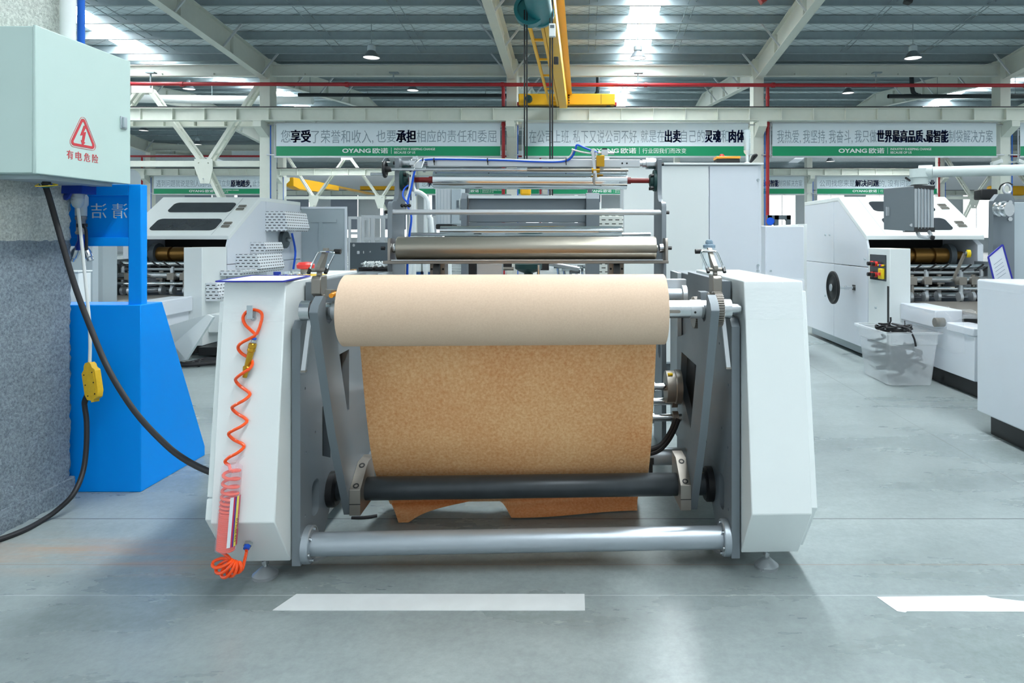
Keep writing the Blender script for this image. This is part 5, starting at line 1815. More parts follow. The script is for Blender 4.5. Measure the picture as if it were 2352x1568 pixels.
MB().cyl((x, 6.6, z0 + .145), (x, 6.6, z0 + .32), .02, n=14).build('lamp_core', PVC, sl)
rc = thing('crane_remote', 'orange and black remote receiver with red cap on top of the tall white cabinet', 'remote control', (at(1671, 370, 6.6).x, 6.6, zc_ + .018), 0)
a = at(1644, 374, 6.6); b_ = at(1697, 358, 6.6)
MB().box((a.x, 6.55, zc_ + .018), (b_.x, 6.7, zc_ + .075)).build('body', BLACK, rc, bevel=.008)
MB().box((a.x - .005, 6.545, zc_ + .075), (b_.x + .005, 6.705, zc_ + .098)).build('orange_lid', mat('orange lid', rgb(240, 160, 50), .4), rc, bevel=.006)
MB().lathe((at(1658, 0, 6.6).x, 6.6, zc_ + .098), (0, 0, 1), [(0, .03), (.008, .028), (.025, .014)], 16).build('red_cap', REDB, rc)
cu_ = MB().tube([at(1724, 372, 6.7), at(1730, 358, 6.7), at(1738, 356, 6.7), at(1730, 366, 6.72), at(1722, 374, 6.7)], .012, 8, 5)
tag(cu_.build('cable_loop', RUBBER), 'black cable loop on top of the tall cabinet beside the signal light', 'cable')
lc_ = thing('low_cabinet', 'low white cabinet between the tall cabinet and the right machine', 'cabinet', at(1810, 900, 7.4), 0)
a = at(1758, 518, 7.3); b_ = at(1846, 512, 7.3)
zl = a.z
MB().box((a.x, 7.3, .08), (b_.x, 8.4, zl)).build('body', WHITE2, lc_, bevel=.006)
MB().box((a.x + .005, 7.28, .1), (b_.x - .004, 7.299, zl - .01)).build('door', WHITE2, lc_, bevel=.004)
MB().box((b_.x, 7.5, .08), (b_.x + .1, 8.4, zl + .02)).build('side_duct', WHITE, lc_, bevel=.004)
MB().box((a.x + .02, 7.35, 0), (b_.x - .02, 8.3, .08)).build('plinth', GREYD, lc_)
p = at(1762, 622, 7.28)
MB().cyl((a.x + .05, 7.28, p.z), (a.x + .05, 7.265, p.z), .012, n=10).build('lock', GREYL, lc_)
# ================================================================ bag-making machines left and right
def bag_machine(x0, dy, sg, lab, wheels, zk=0.0):
    """side plane at x0, machine body extending in +x*sg; dy shifts it away from the camera"""
    root = thing('bag_machine', lab, 'machine', (x0 + sg * .62, 8 + dy, 0), 0)
    def X(x):
        return x0 + sg * x
    def box(name, m, a, b_, bevel=.004, par=None):
        return MB().box((X(a[0]), a[1] + dy, a[2]), (X(b_[0]), b_[1] + dy, b_[2])).build(name, m, par or root, bevel=bevel)
    # outer side skin made of door panels with narrow gaps
    Wd = 1.24
    box('body', WHITE2, (.02, 7.95, .12), (Wd - .02, 9.2, 1.68))
    sk = MB().prism([(7.16 + dy, .12), (8.12 + dy, .12), (8.12 + dy, .98), (7.16 + dy, .98)], 'x', X(-.004), X(.02))
    dn = sk.build('door', WHITE2, root, bevel=.003)
    sk = MB().prism([(8.128 + dy, .12), (9.2 + dy, .12), (9.2 + dy, .98), (8.128 + dy, .98)], 'x', X(-.004), X(.02))
    sk.build('door', WHITE2, root, bevel=.003)
    sk = MB().prism([(7.16 + dy, .988), (8.12 + dy, .988), (8.12 + dy, 1.735 + zk), (7.99 + dy, 1.735 + zk), (7.20 + dy, 1.29), (7.16 + dy, 1.2)], 'x', X(-.004), X(.02))
    sk.build('upper_panel', WHITE2, root, bevel=.003)
    sk = MB().prism([(8.128 + dy, .988), (9.2 + dy, .988), (9.2 + dy, 1.735 + zk), (8.128 + dy, 1.735 + zk)], 'x', X(-.004), X(.02))
    sk.build('upper_panel', WHITE2, root, bevel=.003)
    MB().prism([(7.2 + dy, .3), (9.2 + dy, .3), (9.2 + dy, 1.66), (8.02 + dy, 1.66), (7.2 + dy, 1.22)], 'x', X(Wd - .06), X(Wd)).build('side_wall', WHITE2, root, bevel=.004)
    # sloping hood with two dark windows and hinges
    hd = MB().prism([(7.18 + dy, 1.32), (7.18 + dy, 1.275), (7.21 + dy, 1.275), (7.99 + dy, 1.725 + zk), (9.2 + dy, 1.725 + zk), (9.2 + dy, 1.775 + zk), (7.96 + dy, 1.775 + zk)], 'x', X(-.006), X(Wd))
    ho_ = hd.build('hood', WHITE, root, bevel=.006)
    sl = Vector((0, .78, .455 + zk)).normalized()
    nn = Vector((0, -.455 - zk, .78)).normalized()
    def onhood(x, t, off=0.0):
        return Vector((X(x), 7.18 + dy, 1.32)) + sl * (t * .9) + nn * off
    for t0, t1 in ((.13, .42), (.60, .86)):
        xa, xb_ = (.28, .98) if sg > 0 else (.22, 1.0)
        vs, fs = curve_mesh([rrect(xa, t0, xb_, t1, .06)], .008)
        wm = MB().add([onhood(p.x, p.y, .002 + p.z) for p in vs], fs)
        wm.build('dark_window', WINDARK, ho_, smooth=0)
        hx_ = 1.1 if sg > 0 else .12
        for k in (-.05, .03):
            h_ = MB()
            c = onhood(hx_, (t0 + t1) / 2 + k, .006)
            h_.add([c + Vector((sg * a, 0, 0)) + sl * b2 + nn * c2 for a in (-.045, .045) for b2 in (-.022, .022) for c2 in (-.006, .006)],
                   [(0, 1, 3, 2), (4, 6, 7, 5), (0, 4, 5, 1), (2, 3, 7, 6), (0, 2, 6, 4), (1, 5, 7, 3)])
            h_.build('hinge', STEELW, ho_)
    MB().add([onhood(.2, .02, .0015), onhood(.206, .02, .0015), onhood(.206, 1.0, .0015), onhood(.2, 1.0, .0015)], [(0, 1, 2, 3)]).build('hood_seam', GREYL, ho_, smooth=0)
    # dark opening with bronze roller
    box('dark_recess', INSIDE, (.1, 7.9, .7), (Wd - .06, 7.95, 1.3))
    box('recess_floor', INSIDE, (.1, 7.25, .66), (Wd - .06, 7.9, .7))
    br_ = MB().lathe((X(.1), 7.5 + dy, 1.10), (sg, 0, 0), [(0, .03), (.16, .03), (.16, .045), (.25, .045), (.25, .085), (.50, .085), (.505, .06), (.53, .06), (.535, .085), (.72, .085), (.725, .06), (.75, .06), (.755, .085), (.92, .085), (.92, .045), (1.1, .045)], 24)
    br_.build('bronze_roller', BRONZE, root)
    MB().lathe((X(.1), 7.62 + dy, .92), (sg, 0, 0), [(0, .05), (1.05, .05)], 20).build('dark_roller', BLACK, root)
    tgw = MB().ring((X(1.0), 7.5 + dy, 1.10), (X(1.06), 7.5 + dy, 1.10), .13, .04, 28)
    tgw.build('gear_wheel', GREYD, root)
    for (y, z, r, m_) in ((7.0, 1.0, .022, CHROME), (6.95, .87, .034, STEEL), (6.9, .78, .02, CHROME), (7.05, .70, .03, STEEL), (7.1, .93, .016, ALU)):
        MB().cyl((X(.2), y + dy, z), (X(1.2), y + dy, z), r, n=16).build('chrome_rod', m_, root)
    # adjusting posts, clamps and arms on the rods
    rn = random.Random(11)
    for i, xx in enumerate((.32, .5, .66, .82, .98, 1.1)):
        y = 6.95 + .06 * (i % 3)
        pst = MB().cyl((X(xx), y + dy - .08, .62), (X(xx), y + dy - .08, .92 + .05 * (i % 2)), .022, n=12)
        po = pst.build('adjusting_post', ALU if i % 2 else STEELW, root)
        MB().box((X(xx - .04), y - .12 + dy, .82), (X(xx + .04), y - .03 + dy, .90)).build('clamp', STEELW, po, bevel=.004)
        MB().cyl((X(xx - .05), y - .12 + dy, .7), (X(xx - .02), y - .12 + dy, .7), .05, n=20).build('disc', ALU, po)
        MB().bar((X(xx), y - .1 + dy, .96), (X(xx + .06), y - .16 + dy, 1.03), .012, .016).build('handle', BLACK, po)
        MB().cyl((X(xx), y - .08 + dy, .58), (X(xx), y - .08 + dy, .64), .03, n=12).build('foot', BLACK, po)
    for (xx, y, z) in wheels:
        ar = MB().bar((X(xx), y + dy, z), (X(xx - .08), y + dy + .05, z - .25), .02, .03, up=(0, 1, 0))
        ao_ = ar.build('roller_arm', STEELW, root)
        MB().ring((X(xx + .01), y + dy - .02, z), (X(xx + .04), y + dy - .03, z), .038, .02, 20).build('yellow_wheel', YELL2, ao_)
        MB().cyl((X(xx + .0), y + dy - .015, z), (X(xx + .05), y + dy - .03, z), .021, n=14).build('hub', GREYD, ao_)
    # end columns of the opening, control box, bed and table
    box('control_column', WHITE, (-.002, 6.64, .12), (.2, 7.15, 1.19), .006)
    box('end_plate', GREYD, (.2, 6.8, .55), (.235, 7.2, 1.0))
    box('end_plate', GREYD, (1.14, 6.7, .55), (1.2, 7.2, 1.05))
    box('bed_side', WHITE2, (.14, 5.45, .14), (.24, 6.64, .5), .006)
    box('bed_cap', WHITE2, (.10, 5.98, .5), (.34, 6.64, .66), .01)
    box('bed_cap', WHITE2, (.13, 5.45, .5), (.34, 5.86, .57), .01)
    box('bed_body', WHITE2, (.24, 5.45, .14), (1.2, 7.2, .48), .006)
    tb2 = MB().prism([(6.85 + dy, .655), (6.85 + dy, .63), (5.45 + dy, .63), (5.45 + dy, .655)], 'x', X(.34), X(1.2))
    tb2.build('steel_table', STEELW, root, bevel=.003)
    box('plinth', BLACK, (.20, 5.5, 0), (1.15, 7.2, .12))
    box('base_frame', GREYL, (.06, 7.3, .02), (Wd - .06, 9.1, .12))
    for y in (7.6, 8.6):
        box('floor_block', BLACK, (.1, y, 0), (.2, y + .2, .02))
    fl = MB().grid(lambda s, t: Vector((X(.092 - .01 * math.sin(PI * t) + (.26 if t > .62 else 0) * min(1, (t - .62) / .1)), 5.5 + dy + 1.12 * s, .36 + .31 * min(t, .62) / .62 + .012 * math.sin(14 * s + 3 * t) - (.04 * math.sin(PI * s * 3) ** 2))), 36, 14)
    fl.build('stretch_film', FILM, root, smooth=80)
    return root, X, box


rb_, RX, rbox = bag_machine(3.0, 0.0, 1, 'big white bag-making machine with black handwheel on the right', [(.76, 6.7, 1.14)])
# black handwheel
hw = MB()
hc = Vector((2.76, 7.52, .745))
hw.lathe(hc - Vector((.02, 0, 0)), (1, 0, 0), [(0, .02), (0, .035), (.012, .05), (.022, .13), (.01, .15), (.006, .165), (.014, .182), (.032, .182), (.04, .165), (.034, .15), (.034, .05), (.05, .035), (.05, .02)], 40)
hwo = hw.build('handwheel', BLACK, rb_)
MB().cyl((2.735, 7.52, .745), (2.742, 7.52, .745), .04, n=24).build('hub_plate', ALU, hwo)
MB().lathe((2.79, 7.52, .745), (1, 0, 0), [(0, .022), (.05, .022), (.05, .016), (.10, .016), (.10, .022), (.15, .022), (.15, .012), (.215, .012)], 16).build('handwheel_shaft', CHROME, hwo)
MB().box((2.992, 7.48, .715), (2.996, 7.56, .775)).build('slot', BLACK, rb_)
# operator panel on the control column
pnl = MB().box((2.990, 6.72, .865), (2.998, 7.09, 1.125)).build('control_panel', WINDARK, rb_, bevel=.002)
for i in range(2):
    for j in range(2):
        y, z = 7.02 - i * .1, 1.03 - j * .11
        k_ = MB().cyl((2.99, y, z), (2.965, y, z), .026, n=18).build('knob', REDB, pnl)
        MB().cyl((2.965, y, z), (2.935, y, z), .02, n=14).build('knob_cap', BLACK, k_)
MB().box((2.96, 6.74, .885), (2.99, 6.83, .99)).build('yellow_switch', YELL2, pnl, bevel=.006)
MB().box((2.945, 6.765, .92), (2.962, 6.805, .95)).build('red_lever', REDB, pnl, bevel=.004)
for i in range(4):
    MB().cyl((2.99, 6.76 + i * .03, 1.02), (2.97, 6.76 + i * .03, 1.02), .01, n=10).build('indicator', (YELL2, REDB, HOSEBLUE, YELL2)[i], pnl)
MB().box((2.996, 6.66, .14), (3.0, 6.70, .82)).build('dark_gap', BLACK, rb_)
for (y, z) in ((8.4, 1.33), (8.25, 1.33), (7.22, 1.07), (6.95, .58), (8.4, .58)):
    MB().cyl((2.996, y, z), (2.984, y, z), .012, n=10).build('lock', GREYL, rb_)
MB().cyl((3.06, 5.92, .56), (3.14, 5.92, .56), .04, n=18).build('shaft_end', STEELW, rb_)
MB().box((4.24, 8.0, 1.05), (4.42, 8.7, 1.45)).build('perforated_cover', PERF, rb_, bevel=.03)

# hanging control box on a swivel arm
hp = thing('hanging_control_box', 'grey hanging control box with ribbed silver side, on a pale overhead arm', 'control box', at(2090, 480, 5.2), 0)
a, b_ = at(2029, 430, 5.2), at(2100, 533, 5.2)
c = at(2146, 430, 5.2)
MB().add([at(2029, 433, 5.35), at(2101, 427, 5.05), at(2101, 531, 5.05), at(2030, 527, 5.35), at(2050, 431, 5.65), at(2120, 425, 5.4), at(2120, 529, 5.4), at(2050, 525, 5.65)],
         [(0, 1, 2, 3), (4, 5, 6, 7), (0, 1, 5, 4), (1, 2, 6, 5), (2, 3, 7, 6), (3, 0, 4, 7)]).build('back_shell', GREY, hp, bevel=.004)
p0, p1 = at(2101, 425, 5.05), at(2145, 424, 5.2)
dz = at(2101, 531, 5.05).z
MB().add([p0, p1, Vector((p1.x, p1.y, dz)), Vector((p0.x, p0.y, dz)), p0 + Vector((.05, .3, 0)), p1 + Vector((.05, .3, 0)), Vector((p1.x + .05, p1.y + .3, dz)), Vector((p0.x + .05, p0.y + .3, dz))],
         [(0, 1, 2, 3), (4, 5, 6, 7), (0, 1, 5, 4), (1, 2, 6, 5), (2, 3, 7, 6), (3, 0, 4, 7)]).build('ribbed_side', ALU, hp, bevel=.003)
for k in range(1, 6):
    q = p0.lerp(p1, k / 6) + Vector((0, -.004, 0))
    MB().box((q.x - .002, q.y - .003, dz + .02), (q.x + .002, q.y + .005, p0.z - .02)).build('rib', GREYL, hp, smooth=0)
for (za, zb_) in ((p0.z - .025, p0.z + .004), (dz - .004, dz + .03)):
    MB().add([Vector((p.x, p.y - .006, z)) for z in (za, zb_) for p in (p0 + Vector((-.005, 0, 0)), p1 + Vector((.005, 0, 0)), p1 + Vector((.05, .3, 0)), p0 + Vector((.05, .3, 0)))],
             [(3, 2, 1, 0), (4, 5, 6, 7), (0, 1, 5, 4), (1, 2, 6, 5), (2, 3, 7, 6), (3, 0, 4, 7)]).build('trim_cap', BLACK, hp)
MB().tube([at(2107, 532, 5.1), at(2112, 542, 5.05), at(2128, 545, 5.0), at(2138, 541, 5.05), at(2134, 532, 5.15)], .014, 10, 4).build('handle', ALU, hp)
MB().cyl(at(2139, 545, 5.0), at(2145, 546, 5.0), .016, n=12).build('handle_end', BLACK, hp)
q = at(2036, 487, 5.32)
MB().box((q.x - .01, q.y - .03, q.z - .03), (q.x + .012, q.y - .01, q.z + .04)).build('lock', STEEL, hp)
q = at(2092, 517, 5.08)
MB().cyl(q, q + Vector((0, -.012, 0)), .012, n=12).build('lock', STEEL, hp)
ARMM = mat('pale arm enamel', rgb(208, 220, 218), .4)
MB().cyl(at(2112, 424, 5.35), at(2112, 402, 5.35), .062, n=24).build('swivel', ARMM, hp)
MB().cyl(at(2112, 408, 5.35), at(2112, 388, 5.35), .072, n=24).build('elbow', ARMM, hp)
MB().cyl(at(2110, 395, 5.35), at(2142, 394, 5.3), .052, n=24).build('elbow_socket', ARMM, hp)
MB().tube([at(2140, 395, 5.3), at(2352, 390, 5.1), at(2500, 387, 5.0)], .042, 20).build('arm_pipe', ARMM, hp)
q = at(2090, 415, 5.3)
MB().bar(q, at(2080, 408, 5.28), .012, .012).build('locking_lever', BLACK, hp)
q = at(2500, 387, 5.0)
MB().cyl((q.x, q.y, 0), (q.x, q.y, q.z + .1), .06, n=18).build('arm_post', ARMM, hp)

# white end housing in the right foreground and grey upright behind it
eh = thing('end_housing', 'plain white machine housing cut by the right edge of the photo', 'housing', (3.1, 4.2, 0), 0)
MB().box((2.652, 3.5, .13), (3.5, 4.58, 1.02)).build('body', WHITE2, eh, bevel=.012)
MB().box((2.70, 3.55, 0), (3.45, 4.5, .13)).build('plinth', BLACK, eh)
fm = MB().grid(lambda s, t: Vector((2.648 + (.0 if t < .4 else (t - .4) * .5), 3.52 + 1.062 * s, .96 + .066 * min(t, .4) / .4 + .002 * math.sin(17 * s))), 24, 8)
fm.build('stretch_film', FILM, eh, smooth=80)
gu = thing('grey_upright', 'grey machine upright with lifting eye and pulley at the right edge', 'machine', (3.3, 5.0, 0), 0)
a, b_ = at(2276, 445, 4.95), at(2330, 640, 4.95)
up_ = MB()
plate_y(up_, [(a.x, .15), (a.x + .02, a.z - .05), (a.x + .06, a.z), (b_.x - .02, a.z), (b_.x, a.z - .04), (b_.x, .15)], [], 4.95, 5.01)
up_.build('front_plate', GREY, gu, bevel=.004, smooth=30)
MB().box((b_.x - .05, 5.01, .15), (b_.x, 5.06, a.z - .05)).build('side_plate', GREY, gu, bevel=.004)
MB().box((a.x + .02, 4.96, 0), (b_.x + .2, 5.1, .15)).build('foot', BLACK, gu)
MB().box((b_.x, 4.97, .2), (b_.x + .3, 5.03, a.z - .06)).build('beam', GREYL, gu, bevel=.004)
q = at(2313, 434, 4.98)
MB().tube([q + Vector((.028 * math.cos(2 * PI * i / 20), 0, .034 * math.sin(2 * PI * i / 20))) for i in range(20)], .009, 10, closed=True).build('lifting_eye', ALU, gu)
MB().cyl((q.x, q.y, a.z - .01), (q.x, q.y, q.z - .03), .016, n=12).build('eye_stem', ALU, gu)
for (px, py, r, o) in ((2272, 483, .05, -.16), (2288, 480, .055, -.02)):
    q = at(px, py, 4.95)
    MB().lathe((q.x, 4.95 + o, q.z), (.35, -1, 0), [(0, .02), (.0, r), (.012, r), (.02, r * .7), (.03, r * .7), (.04, r), (.052, r), (.052, .015)], 24).build('pulley', STEEL, gu)
q = at(2284, 481, 4.95)
MB().cyl((q.x, 4.76, q.z), (q.x, 4.95, q.z), .014, n=12).build('pulley_shaft', STEELW, gu)
for (px, py) in ((2317, 465), (2317, 503)):
    q = at(px, py, 4.95)
    MB().cyl(q, q + Vector((0, -.02, 0)), .017, n=6).build('bolt', STEEL, gu)
q = at(2318, 483, 4.95)
MB().cyl(q, q + Vector((0, -.004, 0)), .008, n=10).build('hole', BLACK, gu)
mt = MB().box((2.985, 5.1, at(0, 458, 5.1).z), (3.115, 5.2, at(0, 434, 5.1).z))
mt.build('motor', BLACK, gu, bevel=.01)
MB().tube([at(2295, 436, 5.2), at(2300, 425, 5.2), at(2315, 420, 5.2), at(2325, 424, 5.25)], .006, 8, 4).build('motor_wire', RUBBER, gu)
fo2 = thing('document_folder', 'tilted clear folder with blue edges hung on the grey upright at right', 'folder', at(2305, 640, 4.9), 0)
cn = [at(2269, 590, 4.88), at(2302, 562, 4.9), at(2325, 645, 4.92), at(2288, 668, 4.9)]
th = Vector((0, -.004, 0))
MB().add(cn + [p + th for p in cn], [(0, 1, 2, 3), (4, 5, 6, 7), (0, 1, 5, 4), (1, 2, 6, 5), (2, 3, 7, 6), (3, 0, 4, 7)]).build('sheet', PAPERW, fo2, smooth=0)
for i in range(3):
    MB().bar(cn[i - 1] + th, cn[i] + th, .011, .008, up=(0, 1, 0)).build('blue_edge', BLUEEDGE, fo2, smooth=0)
for i in range(5):
    q0, q1 = cn[0].lerp(cn[3], .3 + .1 * i).lerp(cn[1].lerp(cn[2], .3 + .1 * i), .2), cn[0].lerp(cn[3], .3 + .1 * i).lerp(cn[1].lerp(cn[2], .3 + .1 * i), .75)
    MB().bar(q0 + th * 1.2, q1 + th * 1.2, .002, .004, up=(0, 1, 0)).build('printed_line', TEXTG, fo2, smooth=0)

# frosted tub with cables
tbn = thing('storage_tub', 'translucent plastic tub full of black cables on the floor by the right machine', 'tub', (2.93, 6.2, 0), 0)
def tub_ring(x0, y0, x1, y1, z, r=.05):
    return [(p[0], p[1], z) for p in rrect(x0, y0, x1, y1, r, 5)]
def tub_shell(levels, name, m, closed_bottom=True, **k):
    mb2 = MB()
    n = len(levels[0])
    vs = [p for l in levels for p in l]
    fs = []
    for j in range(len(levels) - 1):
        for i in range(n):
            fs.append((j * n + i, j * n + (i + 1) % n, (j + 1) * n + (i + 1) % n, (j + 1) * n + i))
    if closed_bottom:
        fs.append(tuple(range(n)))
    mb2.add(vs, fs)
    return mb2.build(name, m, tbn, smooth=40, **k)
bx0, by0, bx1, by1 = 2.68, 5.95, 3.06, 6.50
tub_shell([tub_ring(bx0, by0, bx1, by1, .004), tub_ring(bx0 - .005, by0 - .005, bx1 + .005, by1 + .005, .02), tub_ring(bx0 - .035, by0 - .035, bx1 + .035, by1 + .035, .36), tub_ring(bx0 - .042, by0 - .042, bx1 + .042, by1 + .042, .365), tub_ring(bx0 - .05, by0 - .05, bx1 + .05, by1 + .05, .46)], 'tub_body', FROST)
tub_shell([tub_ring(bx0 - .05, by0 - .05, bx1 + .05, by1 + .05, .455), tub_ring(bx0 - .075, by0 - .075, bx1 + .075, by1 + .075, .46), tub_ring(bx0 - .075, by0 - .075, bx1 + .075, by1 + .075, .475), tub_ring(bx0 - .045, by0 - .045, bx1 + .045, by1 + .045, .475)], 'rim', FROST, False)
rn = random.Random(5)
for k, (cx_, cy_, z, r) in enumerate(((2.86, 6.15, .47, .10), (2.80, 6.35, .45, .06))):
    rt = thing('cable_coil', ('coil of black cable lying on top in the translucent tub', 'small coil of black cable at the back of the translucent tub')[k], 'cable', (cx_, cy_, z - .05), 0)
    pts = []
    for i in range(70):
        an = 2 * PI * i / 16
        pts.append((cx_ + r * (1 + .12 * math.sin(i * .7)) * math.cos(an), cy_ + r * .8 * math.sin(an), z - .03 + .0009 * i + .008 * math.sin(i * 1.3)))
    if k == 0:
        pts += [(2.86, 5.99, .50), (2.84, 5.90, .49), (2.86, 5.868, .42), (2.87, 5.865, .36)]
    else:
        pts += [(2.84, 6.3, .50), (2.85, 6.3, .56)]
    MB().tube(pts, .008, 8, 2).build('cable', RUBBER, rt)
    MB().tube([(cx_ + .03, cy_, z), (cx_ + .05, cy_, z + .03), (cx_ + .055, cy_ + .01, z + .075)], .004, 6, 4).build('cable_end', RUBBER, rt)
heap = MB()
for i in range(26):
    x, y = rn.uniform(2.75, 3.0), rn.uniform(6.02, 6.42)
    pts = [(x + .07 * math.cos(a * .9 + i), y + .07 * math.sin(a * .9 + i), .04 + .02 * i % .28 + .012 * a) for a in range(8)]
    heap.tube(pts, .012, 8, 3)
tag(heap.build('cable_heap', RUBBER), 'tangle of black cables seen dimly through the translucent tub', 'cables', None, 'stuff')

# ================================================================ white machine on the left
lb_, LX, lbox = bag_machine(-4.15, .75, -1, 'big white bag-making machine on the left behind the blue stand', [(1.09, 6.0, 1.09), (1.1, 6.25, 1.2), (.85, 6.1, 1.2)], .04)
def guard(y0, y1, z0, z1, d):
    g = MB().prism([(z1 - .04 - .0, 0)] if False else [(y0, z0), (y1, z0), (y1, z1), (y0, z1)], 'x', -4.146, -4.146 + d)
    # chamfer the upper outer edge
    m = MB()
    x0, x1 = -4.146, -4.146 + d
    c = min(.12, (z1 - z0) * .5)
    pr_ = [(x0, z0), (x1 - .03, z0), (x1, z0 + .05), (x1 - c * .4, z1 - .0), (x0, z1)]
    m.prism([(p[0], p[1]) for p in pr_], 'y', y0, y1)
    return m.build('perforated_guard', PERF, lb_, bevel=.004)
guard(8.85, 9.55, 1.38, 1.64, .3)
guard(8.45, 8.95, 1.10, 1.24, .2)
guard(8.1, 8.75, .88, 1.10, .3)
guard(7.75, 8.1, .86, .92, .26)
guard(7.45, 7.75, .60, .80, .16)
sp = MB().prism([(8.3, .3), (9.9, .3), (9.9, 1.7), (9.6, 1.735), (8.0, 1.735), (8.0, .3)], 'x', -4.16, -4.146)
MB().cyl((-4.14, 9.35, 1.27), (-4.09, 9.35, 1.27), .12, n=28).build('belt_pulley', GREYD, lb_)
MB().cyl((-4.09, 9.35, 1.27), (-4.02, 9.35, 1.27), .03, n=14).build('pulley_shaft', STEEL, lb_)
MB().tube([(-4.12, 9.6, 1.36), (-4.08, 9.62, 1.1), (-4.1, 9.6, .85)], .015, 8, 4).build('blue_hose', HOSEBLUE, lb_)
MB().box((-4.9, 9.96, .2), (-4.15, 10.6, 1.7)).build('rear_body', WHITE2, lb_, bevel=.006)
# opened door at the back, facing the camera
dr = MB().box((-4.14, 9.965, .62), (-3.47, 9.99, 1.75))
dro = dr.build('open_door', GREYL, lb_, bevel=.004)
for (a, b_) in (((-4.1, 1.52), (-3.62, 1.56)), ((-4.1, .70), (-3.62, .74))):
    MB().box((a[0] + .09, 9.95, a[1]), (b_[0], 9.965, b_[1])).build('stiffener', GREYL, dro)
MB().box((-3.88, 9.95, .74), (-3.83, 9.965, 1.52)).build('stiffener', GREYL, dro)
MB().box((-4.14, 9.955, 1.72), (-3.47, 9.965, 1.75)).build('door_edge', WHITE2, dro)
MB().box((-3.50, 9.955, .62), (-3.47, 9.965, 1.72)).build('door_edge', WHITE2, dro)
MB().cyl((-3.56, 9.965, 1.12), (-3.56, 9.94, 1.12), .022, n=12).build('lock', STEEL, dro)
# lowered flap and bracket near the floor
fpl = MB().add([at(389, 748, 6.9), at(478, 722, 6.6), at(492, 728, 6.5), at(430, 826, 6.7), at(412, 830, 6.9), at(400, 790, 7.0)], [(0, 1, 2, 3, 4, 5)])
fpl.build('lowered_flap', WHITE, lb_, smooth=0, solid=.02)
MB().box((-4.146, 7.5, .25), (-3.98, 8.0, .45)).build('cable_box', WHITE, lb_, bevel=.006)
MB().box((-4.14, 7.3, .03), (-3.9, 7.6, .12)).build('cable_duct', BLACK, lb_, bevel=.006)
cb_ = thing('floor_cables', 'loops of black cable on the floor under the left white machine', 'cable', (-3.9, 7.1, 0), 0)
for k in range(5):
    pts = [(-4.25 + .1 * k, 7.0 - .05 * k, .02), (-4.0, 6.78 + .09 * k, .022), (-3.75, 6.85 + .06 * k, .03), (-3.5, 7.05 + .05 * k, .02), (-3.3, 7.3 + .03 * k, .03)]
    MB().tube(pts, .017, 8, 5).build('cable', RUBBER, cb_)
# grey side plates of the sheet table seen through the blue stand
lu = thing('left_upright', 'grey upright plate seen through the opening of the blue stand', 'machine', at(195, 700, 5.0), 0)
a, b_ = at(150, 545, 5.0), at(213, 760, 5.0)
MB().box((a.x, 5.0, 0), (b_.x, 5.06, a.z + .1)).build('front_plate', GREYL, lu, bevel=.004)
MB().box((a.x, 5.06, 0), (b_.x - .05, 5.2, .3)).build('base', GREYL, lu, bevel=.004)
wbx = thing('white_box', 'small white housing seen through the lower left of the blue stand opening', 'housing', at(180, 700, 4.6), 0)
a, b_ = at(60, 626, 4.6), at(180, 760, 4.6)
MB().box((a.x, 4.6, 0), (b_.x, 4.72, a.z)).build('body', WHITE, wbx, bevel=.006)
MB().box((a.x - .002, 4.59, a.z), (b_.x + .004, 4.73, a.z + .012)).build('lid', WHITE, wbx, bevel=.004)
lp = thing('signal_housing', 'rounded pale machine head above the blue stand, beside the electrical cabinet', 'housing', at(320, 440, 6.4), 0)
ol = rrect(-4.92, 1.62, -4.43, 1.985, .1, 6)
m = MB(); plate_y(m, [(p[0], p[1]) for p in ol], [], 6.4, 6.8)
m.build('head', GREYL, lp, bevel=.01)
MB().box((-4.8, 6.5, .656), (-4.6, 6.7, 1.63)).build('support', GREYL, lp)
for (px, py) in ((256, 398), (262, 398), (256, 406), (262, 406)):
    q = at(px, py, 6.4)
    MB().cyl(q, q + Vector((0, -.008, 0)), .008, n=8).build('screw', GREYD, lp)

# ================================================================ background clutter, centre left
def alu_rack(x0, x1, y, z1, nx, nz, lab):
    r_ = thing('aluminium_rack', lab, 'rack', ((x0 + x1) / 2, y, 0), 0)
    for yy in (y, y + .6):
        for i in range(nx + 1):
            x = x0 + (x1 - x0) * i / nx
            MB().box((x - .025, yy - .025, 0), (x + .025, yy + .025, z1)).build('upright', ALU, r_, smooth=0)
        for k in range(nz):
            z = z1 - .03 - (z1 - .4) * k / nz
            MB().box((x0, yy - .02, z - .03), (x1, yy + .02, z + .03)).build('rail', ALU, r_, smooth=0)
    return r_
alu_rack(at(803, 0, 15).x, at(826, 0, 15).x, 15, at(0, 497, 15).z, 1, 4, 'narrow aluminium rack between the open door and the roller frame')
alu_rack(at(834, 0, 14).x, at(905, 0, 14).x, 14, at(0, 494, 14).z, 3, 3, 'wide aluminium rack just left of the roller frame')
alu_rack(at(985, 0, 16).x, at(1000, 0, 16).x, 16, at(0, 495, 16).z, 1, 6, 'aluminium rack seen through the white handrail')
dp = thing('drilled_plate', 'dark grey drilled steel plate standing left of the roller frame', 'steel plate', at(850, 620, 11), 0)
a, b_ = at(804, 557, 11), at(912, 598, 11)
m = MB()
plate_y(m, [(a.x, .55), (b_.x, .55), (b_.x, a.z), (a.x, a.z)], [circ(at(812, 0, 11).x, at(0, 563, 11).z, .025), circ(at(850, 0, 11).x, at(0, 578, 11).z, .015),
        rrect(at(819, 0, 11).x, at(0, 583, 11).z, at(826, 0, 11).x, at(0, 576, 11).z, .01), rrect(at(833, 0, 11).x, at(0, 582, 11).z, at(836, 0, 11).x, at(0, 576, 11).z, .005)], 11, 11.03)
m.build('plate', GREYD, dp, smooth=0)
